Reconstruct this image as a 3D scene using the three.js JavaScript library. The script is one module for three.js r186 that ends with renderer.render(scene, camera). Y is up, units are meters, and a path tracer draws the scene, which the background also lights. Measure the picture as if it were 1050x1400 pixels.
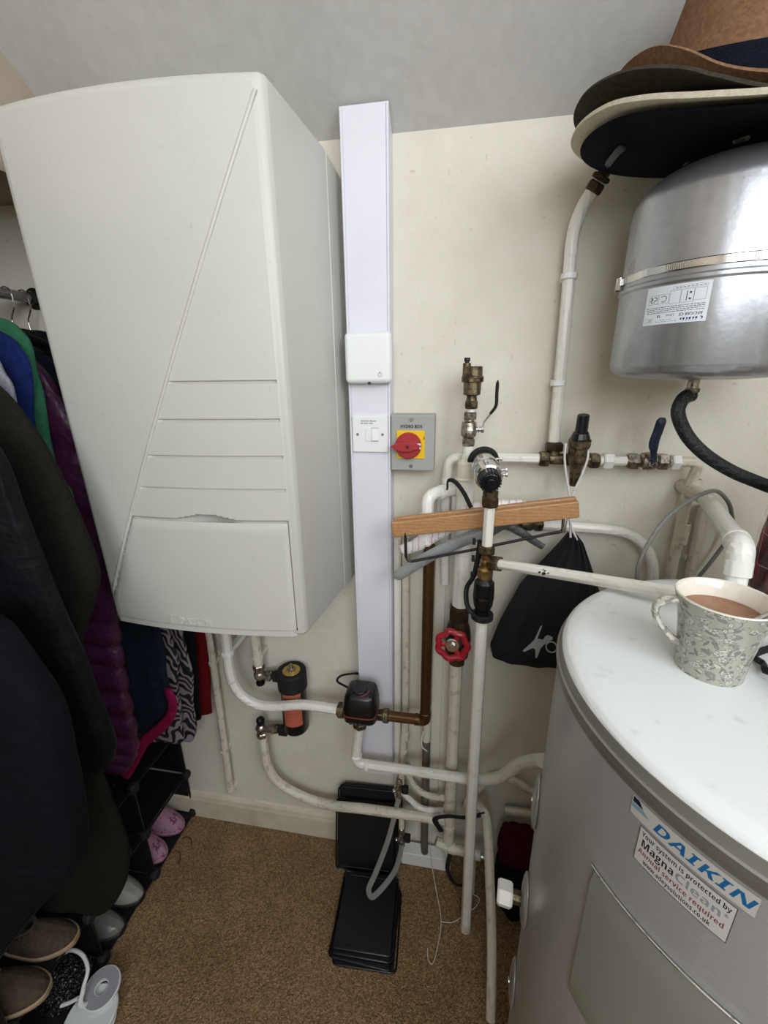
import * as THREE from 'three';
import { RoundedBoxGeometry } from 'three/addons/geometries/RoundedBoxGeometry.js';
import { mergeGeometries, toCreasedNormals } from 'three/addons/utils/BufferGeometryUtils.js';
import { FontLoader } from 'three/addons/loaders/FontLoader.js';
import { TextGeometry } from 'three/addons/geometries/TextGeometry.js';
import { RectAreaLightUniformsLib } from 'three/addons/lights/RectAreaLightUniformsLib.js';

// ---------------------------------------------------------------- camera, sky, light, exposure
const scene = new THREE.Scene();
const camera = new THREE.PerspectiveCamera(2 * Math.atan(700 / 576.06) * 180 / Math.PI, 1050 / 1400, 0.02, 60);
camera.position.set(0, 1.5876, 1.0528);
camera.up.set(-0.04076, 0.95189, -0.30372);
camera.lookAt(-0.16135, 1.28135, 0.11462);
const renderer = new THREE.WebGLRenderer({ antialias: true });
renderer.toneMapping = THREE.LinearToneMapping;
renderer.toneMappingExposure = 0.76;
renderer.shadowMap.enabled = true;
scene.background = new THREE.Color(0xe6edf5);
scene.backgroundIntensity = 2.0;
RectAreaLightUniformsLib.init();
// overcast daylight entering by the window in the right wall
const WIN = { x: 1.05, z0: 1.15, z1: 2.6, y0: 1.75, y1: 2.95 };
const daylight = new THREE.RectAreaLight(0xeff3fa, 9, WIN.z1 - WIN.z0 - 0.1, WIN.y1 - WIN.y0 - 0.1);
daylight.position.set(WIN.x - 0.02, (WIN.y0 + WIN.y1) / 2, (WIN.z0 + WIN.z1) / 2);
daylight.lookAt(-1, (WIN.y0 + WIN.y1) / 2, (WIN.z0 + WIN.z1) / 2);
scene.add(daylight);
// and by the wider window in the wall opposite the pipework
const WIN2 = { z: 2.9, x0: -0.35, x1: 0.85, y0: 1.75, y1: 3.0 };
const daylight2 = new THREE.RectAreaLight(0xeff3fa, 9.5, WIN2.x1 - WIN2.x0 - 0.1, WIN2.y1 - WIN2.y0 - 0.1);
daylight2.position.set((WIN2.x0 + WIN2.x1) / 2, (WIN2.y0 + WIN2.y1) / 2, WIN2.z - 0.02);
daylight2.lookAt((WIN2.x0 + WIN2.x1) / 2, (WIN2.y0 + WIN2.y1) / 2, 0);
scene.add(daylight2);

// ---------------------------------------------------------------- helpers
let seed = 7;
const rnd = () => { seed = (seed * 1664525 + 1013904223) >>> 0; return seed / 4294967296; };
const V = (a) => a.isVector3 ? a.clone() : new THREE.Vector3(a[0], a[1], a[2]);
const clamp = (x, a = 0, b = 1) => Math.min(b, Math.max(a, x));
const lerp = (a, b, t) => a + (b - a) * t;
const sstep = (a, b, x) => { const t = clamp((x - a) / (b - a)); return t * t * (3 - 2 * t); };
function hash(x, y, s) { let h = Math.imul(x, 374761393) + Math.imul(y, 668265263) + Math.imul(s, 1274126177); h = Math.imul(h ^ (h >>> 13), 1274126177); return ((h ^ (h >>> 16)) >>> 0) / 4294967296; }
function vnoise(x, y, per, s) {
  const xi = Math.floor(x), yi = Math.floor(y), fx = x - xi, fy = y - yi, u = fx * fx * (3 - 2 * fx), v = fy * fy * (3 - 2 * fy);
  const m = (a) => ((a % per) + per) % per;
  return lerp(lerp(hash(m(xi), m(yi), s), hash(m(xi + 1), m(yi), s), u), lerp(hash(m(xi), m(yi + 1), s), hash(m(xi + 1), m(yi + 1), s), u), v);
}
function fbm(u, v, base, oct, s) { let a = 0, w = 0.5, t = 0, p = base; for (let i = 0; i < oct; i++) { a += w * vnoise(u * p, v * p, p, s + i * 17); t += w; w *= 0.55; p *= 2; } return a / t; }
// a tiling texture; fn(u, v) returns a grey value or [r, g, b], 0..1; metres = size of one tile
function tex(size, fn, metres, srgb = true) {
  const d = new Uint8Array(size * size * 4);
  for (let y = 0; y < size; y++) for (let x = 0; x < size; x++) {
    let c = fn(x / size, y / size); if (typeof c === 'number') c = [c, c, c];
    const k = (y * size + x) * 4; for (let i = 0; i < 3; i++) d[k + i] = clamp(c[i]) * 255; d[k + 3] = 255;
  }
  const t = new THREE.DataTexture(d, size, size); t.wrapS = t.wrapT = THREE.RepeatWrapping; t.magFilter = THREE.LinearFilter; t.minFilter = THREE.LinearMipmapLinearFilter; t.generateMipmaps = true;
  if (srgb) t.colorSpace = THREE.SRGBColorSpace;
  t.repeat.set(1 / metres, 1 / metres); t.needsUpdate = true; return t;
}
function canvasTex(w, h, draw) {
  const c = document.createElement('canvas'); c.width = w; c.height = h; const g = c.getContext('2d'); draw(g, w, h);
  const t = new THREE.CanvasTexture(c); t.colorSpace = THREE.SRGBColorSpace; return t;
}
const rgb = (h) => [(h >> 16 & 255) / 255, (h >> 8 & 255) / 255, (h & 255) / 255];
const mixc = (a, b, t) => a.map((v, i) => lerp(v, b[i], t));
const M = (o) => new THREE.MeshStandardMaterial(o);
const P = (o) => new THREE.MeshPhysicalMaterial(o);

function clean(g) {
  let o = g.index ? g.toNonIndexed() : g.clone();
  for (const k of Object.keys(o.attributes)) if (!['position', 'normal', 'uv'].includes(k)) o.deleteAttribute(k);
  if (!o.attributes.normal) o.computeVertexNormals();
  if (!o.attributes.uv) o.setAttribute('uv', new THREE.BufferAttribute(new Float32Array(o.attributes.position.count * 2), 2));
  o.morphAttributes = {}; return o;
}
function boxUV(g) {
  const p = g.attributes.position, uv = g.attributes.uv, n = new THREE.Vector3(), a = new THREE.Vector3(), b = new THREE.Vector3(), c = new THREE.Vector3();
  for (let i = 0; i < p.count; i += 3) {
    a.fromBufferAttribute(p, i); b.fromBufferAttribute(p, i + 1); c.fromBufferAttribute(p, i + 2);
    n.copy(b).sub(a).cross(c.clone().sub(a));
    const x = Math.abs(n.x), y = Math.abs(n.y), z = Math.abs(n.z);
    [a, b, c].forEach((q, k) => { if (x >= y && x >= z) uv.setXY(i + k, q.z, q.y); else if (y >= z) uv.setXY(i + k, q.x, q.z); else uv.setXY(i + k, q.x, q.y); });
  }
  return g;
}
const taken = {};
function numbered(n) { const k = taken[n] = (taken[n] ?? -1) + 1; return k ? `${n}_${String(k).padStart(3, '0')}` : n; }
const things = [];
function part(parent, name, geos, mat, o = {}) {
  let list = (Array.isArray(geos) ? geos : [geos]).map(clean);
  let g = list.length > 1 ? mergeGeometries(list) : list[0];
  if (!o.keepUV) boxUV(g);
  const m = new THREE.Mesh(g, mat); m.name = name; m.castShadow = m.receiveShadow = true;
  if (o.label) m.userData.label = o.label;
  if (o.kind) m.userData.kind = o.kind;
  parent.add(m); return m;
}
function parts(parent, name, geos, mat, o) { geos.forEach((g) => part(parent, name, g, mat, o)); }
function thing(name, label, category, group) {
  const t = new THREE.Group(); t.name = numbered(name); t.userData = { label, category }; if (group) t.userData.group = group;
  scene.add(t); things.push(t); return t;
}
function solo(name, geos, mat, label, category, o = {}) {       // a thing that is one mesh
  const m = part(scene, numbered(name), geos, mat, o); m.userData = { ...m.userData, label, category }; if (o.group) m.userData.group = o.group; return m;
}
function struct(name, geos, mat, o = {}) { const m = part(scene, name, geos, mat, o); m.userData.kind = 'structure'; m.userData.label = o.label; m.userData.category = o.category; return m; }
function rebase() {                                               // put each group's origin at the base of its thing
  for (const t of things) {
    const b = new THREE.Box3().setFromObject(t); if (b.isEmpty()) continue;
    const c = b.getCenter(new THREE.Vector3()); c.y = b.min.y; t.position.copy(c);
    for (const ch of t.children) ch.position.sub(c);
  }
}
const box = (cx, cy, cz, w, h, d, r = 0.003, s = 2) => r > 0 ? new RoundedBoxGeometry(w, h, d, s, Math.min(r, w / 2.01, h / 2.01, d / 2.01)).translate(cx, cy, cz) : new THREE.BoxGeometry(w, h, d).translate(cx, cy, cz);
const plainBox = (x0, x1, y0, y1, z0, z1) => new THREE.BoxGeometry(x1 - x0, y1 - y0, z1 - z0).translate((x0 + x1) / 2, (y0 + y1) / 2, (z0 + z1) / 2);
function orient(g, at, dir, up = [0, 1, 0]) {                      // local +y to dir, then moved to at
  g.applyQuaternion(new THREE.Quaternion().setFromUnitVectors(new THREE.Vector3(0, 1, 0), V(dir).normalize())); return g.translate(...V(at).toArray());
}
function lathe(at, dir, prof, seg = 28, crease = 0.55) {
  let g = new THREE.LatheGeometry(prof.map(([s, r]) => new THREE.Vector2(Math.max(r, 0.00001), s)), seg);
  g = toCreasedNormals(g, crease); return orient(g, at, dir);
}
const cyl = (at, dir, len, r, ch = 0.001, seg = 24) => lathe(at, dir, [[0, 0], [0, r - ch], [ch, r], [len - ch, r], [len, r - ch], [len, 0]], seg);
const hex = (at, dir, len, r) => lathe(at, dir, [[0, 0], [0, r * 0.86], [len * 0.15, r], [len * 0.85, r], [len, r * 0.86], [len, 0]], 6, 0.2);
const ring = (at, dir, len, r, ri, seg = 32) => lathe(at, dir, [[0, ri], [0, r - 0.0015], [0.0015, r], [len - 0.0015, r], [len, r - 0.0015], [len, ri], [0, ri]], seg, 0.5);
const torus = (at, dir, R, r, arc = Math.PI * 2, seg = 40) => orient(new THREE.TorusGeometry(R, r, 10, seg, arc).rotateX(Math.PI / 2), at, dir);
function fillet(pts, R, n = 7) {                                   // polyline with rounded corners
  const p = pts.map(V), out = [p[0]];
  for (let i = 1; i < p.length - 1; i++) {
    const a = p[i - 1].clone().sub(p[i]), b = p[i + 1].clone().sub(p[i]);
    const r = Math.min(Array.isArray(R) ? R[i - 1] : R, a.length() * 0.49, b.length() * 0.49);
    const A = p[i].clone().addScaledVector(a.normalize(), r), B = p[i].clone().addScaledVector(b.normalize(), r);
    for (let k = 0; k <= n; k++) { const t = k / n; out.push(A.clone().multiplyScalar((1 - t) ** 2).addScaledVector(p[i], 2 * t * (1 - t)).addScaledVector(B, t * t)); }
  }
  out.push(p[p.length - 1]); return out;
}
function spline(pts, n = 60, tension = 0.5) { return new THREE.CatmullRomCurve3(pts.map(V), false, 'centripetal', tension).getSpacedPoints(n); }
function sweep(pts, r, o = {}) {                                   // tube along a polyline; r number or f(t); flat squeezes it along the second axis
  const p = pts.map(V), N = p.length, seg = o.seg ?? 16, flat = o.flat ?? 1, pos = [], idx = [], uv = [];
  const tan = p.map((_, i) => { const q = new THREE.Vector3(); if (i) q.add(p[i].clone().sub(p[i - 1]).normalize()); if (i < N - 1) q.add(p[i + 1].clone().sub(p[i]).normalize()); return q.normalize(); });
  let nrm = o.side ? V(o.side) : (Math.abs(tan[0].y) < 0.9 ? new THREE.Vector3(0, 1, 0) : new THREE.Vector3(1, 0, 0));
  nrm.addScaledVector(tan[0], -nrm.dot(tan[0])).normalize(); let L = 0;
  for (let i = 0; i < N; i++) {
    if (i) { L += p[i].distanceTo(p[i - 1]); nrm.applyQuaternion(new THREE.Quaternion().setFromUnitVectors(tan[i - 1], tan[i])); nrm.addScaledVector(tan[i], -nrm.dot(tan[i])).normalize(); }
    const bin = tan[i].clone().cross(nrm), R = typeof r === 'function' ? r(i / (N - 1)) : r;
    for (let k = 0; k <= seg; k++) { const a = k / seg * Math.PI * 2, q = p[i].clone().addScaledVector(nrm, Math.cos(a) * R).addScaledVector(bin, Math.sin(a) * R * flat); pos.push(q.x, q.y, q.z); uv.push(k / seg * 2 * Math.PI * R, L); }
  }
  for (let i = 0; i < N - 1; i++) for (let k = 0; k < seg; k++) { const a = i * (seg + 1) + k, b = a + seg + 1; idx.push(a, a + 1, b, b, a + 1, b + 1); }
  if (o.caps !== false) for (const [row, c, fl] of [[0, p[0], 0], [N - 1, p[N - 1], 1]]) { const m = pos.length / 3; pos.push(c.x, c.y, c.z); uv.push(0, 0); for (let k = 0; k < seg; k++) { const a = row * (seg + 1) + k; fl ? idx.push(m, a, a + 1) : idx.push(m, a + 1, a); } }
  const g = new THREE.BufferGeometry(); g.setAttribute('position', new THREE.Float32BufferAttribute(pos, 3)); g.setAttribute('uv', new THREE.Float32BufferAttribute(uv, 2)); g.setIndex(idx);
  return toCreasedNormals(g, 0.9);
}
function loft(rings, o = {}) {                                     // closed rings of equal count, capped
  const n = rings[0].length, m = rings.length, pos = [], uv = [], idx = [];
  rings.forEach((r, i) => { r.forEach((q, k) => { const v = V(q); pos.push(v.x, v.y, v.z); uv.push(k / n, i / (m - 1)); }); const v = V(r[0]); pos.push(v.x, v.y, v.z); uv.push(1, i / (m - 1)); });
  for (let i = 0; i < m - 1; i++) for (let k = 0; k < n; k++) { const a = i * (n + 1) + k, b = a + n + 1; idx.push(a, a + 1, b, b, a + 1, b + 1); }
  if (o.caps !== false) for (const [row, fl] of [[0, 0], [m - 1, 1]]) { const c = rings[row].reduce((s, q) => s.add(V(q)), new THREE.Vector3()).divideScalar(n), b = pos.length / 3; pos.push(c.x, c.y, c.z); uv.push(0.5, fl); for (let k = 0; k < n; k++) { const a = row * (n + 1) + k; fl ? idx.push(b, a, a + 1) : idx.push(b, a + 1, a); } }
  if (o.flip) for (let i = 0; i < idx.length; i += 3) [idx[i + 1], idx[i + 2]] = [idx[i + 2], idx[i + 1]];
  const g = new THREE.BufferGeometry(); g.setAttribute('position', new THREE.Float32BufferAttribute(pos, 3)); g.setAttribute('uv', new THREE.Float32BufferAttribute(uv, 2)); g.setIndex(idx);
  return toCreasedNormals(g, o.crease ?? 0.8);
}
function sheet(nu, nv, f, thick = 0) {                             // parametric sheet f(u, v) -> [x, y, z], optional thickness along normals
  const pos = [], uv = [], idx = [];
  for (let j = 0; j <= nv; j++) for (let i = 0; i <= nu; i++) { pos.push(...f(i / nu, j / nv)); uv.push(i / nu, j / nv); }
  for (let j = 0; j < nv; j++) for (let i = 0; i < nu; i++) { const a = j * (nu + 1) + i, b = a + nu + 1; idx.push(a, a + 1, b + 1, a, b + 1, b); }
  let g = new THREE.BufferGeometry(); g.setAttribute('position', new THREE.Float32BufferAttribute(pos, 3)); g.setAttribute('uv', new THREE.Float32BufferAttribute(uv, 2)); g.setIndex(idx); g.computeVertexNormals();
  if (!thick) return g;
  const nr = g.attributes.normal, n0 = pos.length / 3, p2 = pos.slice(), uv2 = uv.concat(uv), id2 = idx.slice();
  for (let i = 0; i < n0; i++) p2.push(pos[i * 3] - nr.getX(i) * thick, pos[i * 3 + 1] - nr.getY(i) * thick, pos[i * 3 + 2] - nr.getZ(i) * thick);
  for (let i = 0; i < idx.length; i += 3) id2.push(idx[i] + n0, idx[i + 2] + n0, idx[i + 1] + n0);
  const edge = (a, b) => id2.push(a, b + n0, b, a, a + n0, b + n0);
  for (let i = 0; i < nu; i++) { edge(i, i + 1); edge(nv * (nu + 1) + i + 1, nv * (nu + 1) + i); }
  for (let j = 0; j < nv; j++) { edge((j + 1) * (nu + 1), j * (nu + 1)); edge(j * (nu + 1) + nu, (j + 1) * (nu + 1) + nu); }
  g = new THREE.BufferGeometry(); g.setAttribute('position', new THREE.Float32BufferAttribute(p2, 3)); g.setAttribute('uv', new THREE.Float32BufferAttribute(uv2, 2)); g.setIndex(id2);
  return toCreasedNormals(g, 0.8);
}
const font = await new FontLoader().loadAsync('fonts/droid/droid_sans_bold.typeface.json');
const text = (s, size, depth) => { const g = new TextGeometry(s, { font, size, depth, curveSegments: 4, bevelEnabled: false }); g.computeBoundingBox(); return g; };

// ---------------------------------------------------------------- materials
const grain = (base, amp, per, s, size = 256, tint = [1, 1, 1]) => tex(size, (u, v) => { const n = fbm(u, v, per, 5, s) - 0.5; return base.map((c, i) => c * (1 + amp * n * tint[i])); }, 1);
const plasterMap = tex(1024, (u, v) => {
  const a = fbm(u, v, 5, 5, 3) - 0.5, b = fbm(u, v, 40, 3, 9) - 0.5, sp = sstep(0.86, 0.93, fbm(u, v, 130, 2, 21));
  const c = mixc(rgb(0xe2ddcf), rgb(0xd4cebe), clamp(0.5 + a * 1.3 + b * 0.5)); return mixc(c, rgb(0x9d927c), sp * 0.25);
}, 1.6);
const plasterBump = tex(512, (u, v) => 0.6 * fbm(u, v, 20, 4, 5) + 0.4 * fbm(u, v, 90, 2, 6), 0.6, false);
const wallMat = M({ map: plasterMap, bumpMap: plasterBump, bumpScale: 0.0012, roughness: 0.8 });
const ceilMat = M({ map: tex(512, (u, v) => { const a = fbm(u, v, 4, 4, 33) - 0.5, b = fbm(u, v, 90, 2, 35) - 0.5; return mixc(rgb(0xcfcec9), rgb(0xc3c2bd), clamp(0.5 + a + b * 0.8)); }, 1.2), bumpMap: plasterBump, bumpScale: 0.0006, roughness: 0.9 });
const trimMat = M({ map: tex(256, (u, v) => mixc(rgb(0xd9d2bf), rgb(0xbdb49c), clamp(0.4 + 1.5 * (fbm(u, v, 8, 4, 41) - 0.5))), 0.5), roughness: 0.5 });
const carpetMap = tex(1024, (u, v) => {
  const a = fbm(u, v, 6, 3, 51) - 0.5, b = vnoise(u * 170, v * 170, 170, 52), c = vnoise(u * 340, v * 340, 340, 53);
  const t = clamp(0.5 + a * 0.5 + (b - 0.5) * 0.9 + (c - 0.5) * 0.9); return mixc(rgb(0x6b5236), rgb(0xa98a61), t);
}, 0.6);
const carpetBump = tex(1024, (u, v) => 0.5 * vnoise(u * 200, v * 200, 200, 55) + 0.5 * vnoise(u * 400, v * 400, 400, 56), 0.6, false);
const carpetMat = M({ map: carpetMap, bumpMap: carpetBump, bumpScale: 0.005, roughness: 1 });
const pipeMap = tex(512, (u, v) => { const a = fbm(u, v, 6, 4, 61), g = sstep(0.66, 0.8, fbm(u, v, 24, 3, 63)); return mixc(mixc(rgb(0xefede5), rgb(0xe2ded2), a), rgb(0xa59b87), g * 0.16); }, 0.5);
const pipeMat = M({ map: pipeMap, roughness: 0.32 });
const oldPipeMat = M({ map: tex(512, (u, v) => { const a = fbm(u, v, 8, 4, 65), g = sstep(0.58, 0.78, fbm(u, v, 26, 3, 67)); return mixc(mixc(rgb(0xded9cb), rgb(0xcbc4b2), a), rgb(0x8f8470), g * 0.35); }, 0.4), roughness: 0.5 });
const plasticPipe = M({ color: 0xeeeee6, roughness: 0.28 });
const pvc = M({ map: grain(rgb(0xe2e1e9), 0.03, 6, 71), roughness: 0.4 });
const whitePlastic = M({ color: 0xeceeec, roughness: 0.38 });
const casing = M({ map: tex(512, (u, v) => { const a = fbm(u, v, 5, 4, 81) - 0.5, s = sstep(0.88, 0.94, fbm(u, v, 120, 2, 83)); return mixc(mixc(rgb(0xcac9c0), rgb(0xc3c2b9), clamp(0.5 + a)), rgb(0xa8a392), s * 0.3); }, 1.1), bumpMap: tex(256, (u, v) => fbm(u, v, 110, 2, 85), 0.35, false), bumpScale: 0.00012, roughness: 0.4 });
const brassMap = tex(256, (u, v) => mixc(rgb(0x786a50), rgb(0x40382b), sstep(0.3, 0.75, fbm(u, v, 7, 4, 91))), 0.06);
const brass = M({ map: brassMap, metalness: 0.75, roughness: 0.42, bumpMap: tex(128, (u, v) => fbm(u, v, 16, 3, 93), 0.03, false), bumpScale: 0.0006 });
const brightBrass = M({ map: tex(256, (u, v) => mixc(rgb(0xa88a5c), rgb(0x6c5537), sstep(0.35, 0.8, fbm(u, v, 7, 4, 95))), 0.06), metalness: 0.85, roughness: 0.33 });
const darkBrass = M({ map: tex(256, (u, v) => mixc(rgb(0x5d4b33), rgb(0x33291c), fbm(u, v, 8, 4, 97)), 0.05), metalness: 0.6, roughness: 0.5 });
const nickel = M({ map: tex(128, (u, v) => mixc(rgb(0xb9b1a4), rgb(0x6f665a), sstep(0.35, 0.8, fbm(u, v, 8, 4, 101))), 0.05), metalness: 0.9, roughness: 0.3 });
const chrome = M({ color: 0xd6d6d4, metalness: 1, roughness: 0.16 });
const steelDark = M({ color: 0x3a3a3b, metalness: 0.8, roughness: 0.38 });
const copper = M({ map: tex(256, (u, v) => mixc(rgb(0x7a5636), rgb(0x4b3622), 0.3 + 0.4 * fbm(u, v, 9, 5, 105)), 0.2), metalness: 0.75, roughness: 0.38 });
const blackPlastic = M({ color: 0x0e0e10, roughness: 0.3 });
const blackMatt = M({ color: 0x121213, roughness: 0.75 });
const rubber = M({ color: 0x171719, roughness: 0.6, bumpMap: tex(128, (u, v) => vnoise(u * 60, v * 60, 60, 111), 0.08, false), bumpScale: 0.001 });
const braid = (c) => M({ color: c, metalness: 0.4, roughness: 0.25, bumpMap: tex(128, (u, v) => Math.abs(Math.sin((u + v) * Math.PI * 8)) * Math.abs(Math.sin((u - v) * Math.PI * 8)), 0.012, false), bumpScale: 0.002 });
const steelBraid = braid(0xe4e4e0);
const screwMat = M({ color: 0x8f8f88, metalness: 0.8, roughness: 0.4 });
const cloth = (a, b, s, per = 60, rough = 0.95) => P({ specularIntensity: 0.25, map: tex(256, (u, v) => mixc(rgb(a), rgb(b), clamp(0.5 + (fbm(u, v, per, 3, s) - 0.5) * 1.6)), 0.3), bumpMap: tex(128, (u, v) => vnoise(u * 64, v * 64, 64, s + 3), 0.08, false), bumpScale: 0.0008, roughness: rough });
const UP3 = [0, 1, 0], DOWN = [0, -1, 0], RIGHT = [1, 0, 0], LEFT = [-1, 0, 0], FRONT = [0, 0, 1], BACK = [0, 0, -1];
const dirOf = (a, b) => V(b).sub(V(a)).normalize();

// ---------------------------------------------------------------- the room
struct('floor', plainBox(-1.65, 1.4, -0.1, 0, -0.1, 3.0), carpetMat, { label: 'fitted brown cut-pile carpet', category: 'floor' });
struct('wall_back', plainBox(-1.65, 1.4, -0.1, 2.12, -0.1, 0), wallMat, { label: 'cream painted plaster wall behind the pipework', category: 'wall' });
{
  const s = new THREE.Shape([[-0.1, 1.9974], [1.733, 3.2], [3.0, 3.2], [3.0, 3.32], [1.67, 3.32], [-0.1, 2.15]].map(([a, b]) => new THREE.Vector2(-a, b)));
  const g = new THREE.ExtrudeGeometry(s, { depth: 3.05, bevelEnabled: false }); g.rotateY(Math.PI / 2); g.translate(-1.65, 0, 0);
  struct('ceiling', g, ceilMat, { label: 'sloping white painted ceiling', category: 'ceiling' });
}
const beigeMat = M({ map: tex(256, (u, v) => mixc(rgb(0xb3a593), rgb(0xa29482), fbm(u, v, 6, 4, 43)), 1.0), bumpMap: plasterBump, bumpScale: 0.001, roughness: 0.9 });
struct('wall_left', [plainBox(-0.97, -0.87, 1.967, 3.22, 0, 2.9), plainBox(-0.97, -0.87, 0, 1.967, 1.7, 2.9), plainBox(-1.65, -1.55, 0, 2.3, 0, 1.8), plainBox(-1.55, -0.97, 0, 2.1, 1.7, 1.8), plainBox(-1.55, -0.97, 2.0, 2.1, 0, 1.7)], beigeMat, { label: 'beige wall with clothes alcove below its lintel', category: 'wall' });
struct('wall_front', [plainBox(-1.65, WIN2.x0, -0.1, 3.25, 2.9, 3.0), plainBox(WIN2.x1, 1.4, -0.1, 3.25, 2.9, 3.0), plainBox(WIN2.x0, WIN2.x1, -0.1, WIN2.y0, 2.9, 3.0), plainBox(WIN2.x0, WIN2.x1, WIN2.y1, 3.25, 2.9, 3.0)], wallMat, { label: 'cream wall opposite the pipework', category: 'wall' });
struct('wall_right', [plainBox(WIN.x, WIN.x + 0.1, 0, 3.25, 0, WIN.z0), plainBox(WIN.x, WIN.x + 0.1, 0, 3.25, WIN.z1, 2.9), plainBox(WIN.x, WIN.x + 0.1, 0, WIN.y0, WIN.z0, WIN.z1), plainBox(WIN.x, WIN.x + 0.1, WIN.y1, 3.25, WIN.z0, WIN.z1)], wallMat, { label: 'cream wall with the window', category: 'wall' });
{
  const w = new THREE.Group(); w.name = 'window_1'; w.userData = { kind: 'structure', label: 'white framed window giving daylight', category: 'window' }; scene.add(w);
  const zc = (WIN.z0 + WIN.z1) / 2, yc = (WIN.y0 + WIN.y1) / 2, W = WIN.z1 - WIN.z0, H = WIN.y1 - WIN.y0;
  part(w, 'window_frame', [box(WIN.x + 0.05, WIN.y0 + 0.025, zc, 0.05, 0.05, W), box(WIN.x + 0.05, WIN.y1 - 0.025, zc, 0.05, 0.05, W), box(WIN.x + 0.05, yc, WIN.z0 + 0.025, 0.05, H, 0.05), box(WIN.x + 0.05, yc, WIN.z1 - 0.025, 0.05, H, 0.05)], whitePlastic);
  part(w, 'pane', plainBox(WIN.x + 0.052, WIN.x + 0.056, WIN.y0 + 0.04, WIN.y1 - 0.04, WIN.z0 + 0.04, WIN.z1 - 0.04), P({ color: 0xffffff, transmission: 1, thickness: 0, roughness: 0.02, ior: 1.5 }));
  part(w, 'window_sill', box(WIN.x - 0.01, WIN.y0 - 0.012, zc, 0.12, 0.024, W + 0.08), trimMat);
}
{
  const w = new THREE.Group(); w.name = 'window_2'; w.userData = { kind: 'structure', label: 'white framed window opposite the pipework', category: 'window' }; scene.add(w);
  const xc = (WIN2.x0 + WIN2.x1) / 2, yc = (WIN2.y0 + WIN2.y1) / 2, W = WIN2.x1 - WIN2.x0, H = WIN2.y1 - WIN2.y0, z = WIN2.z + 0.05;
  part(w, 'window_frame', [box(xc, WIN2.y0 + 0.025, z, W, 0.05, 0.05), box(xc, WIN2.y1 - 0.025, z, W, 0.05, 0.05), box(WIN2.x0 + 0.025, yc, z, 0.05, H, 0.05), box(WIN2.x1 - 0.025, yc, z, 0.05, H, 0.05)], whitePlastic);
  part(w, 'pane', plainBox(WIN2.x0 + 0.04, WIN2.x1 - 0.04, WIN2.y0 + 0.04, WIN2.y1 - 0.04, z + 0.002, z + 0.006), P({ color: 0xffffff, transmission: 1, thickness: 0, roughness: 0.02, ior: 1.5 }));
  part(w, 'window_sill', box(xc, WIN2.y0 - 0.012, WIN2.z - 0.01, W + 0.08, 0.024, 0.12), trimMat);
}
{
  const prof = [[0, 0], [0.016, 0], [0.016, 0.082], [0.0135, 0.09], [0.012, 0.1], [0.006, 0.109], [0, 0.1125]];
  const s = new THREE.Shape(prof.map(([a, b]) => new THREE.Vector2(-a, b)));
  const g = new THREE.ExtrudeGeometry(s, { depth: 1.33, bevelEnabled: false }).rotateY(Math.PI / 2).translate(-1.55, 0, 0);
  struct('baseboard_back', g, trimMat, { label: 'cream skirting board along the back wall', category: 'skirting' });
  struct('trim_1', [box(-0.065, 0.027, 0.035, 0.21, 0.054, 0.04, 0.002)], whitePlastic, { label: 'white strip at the foot of the wall under the pipes', category: 'trim' });
}

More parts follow.
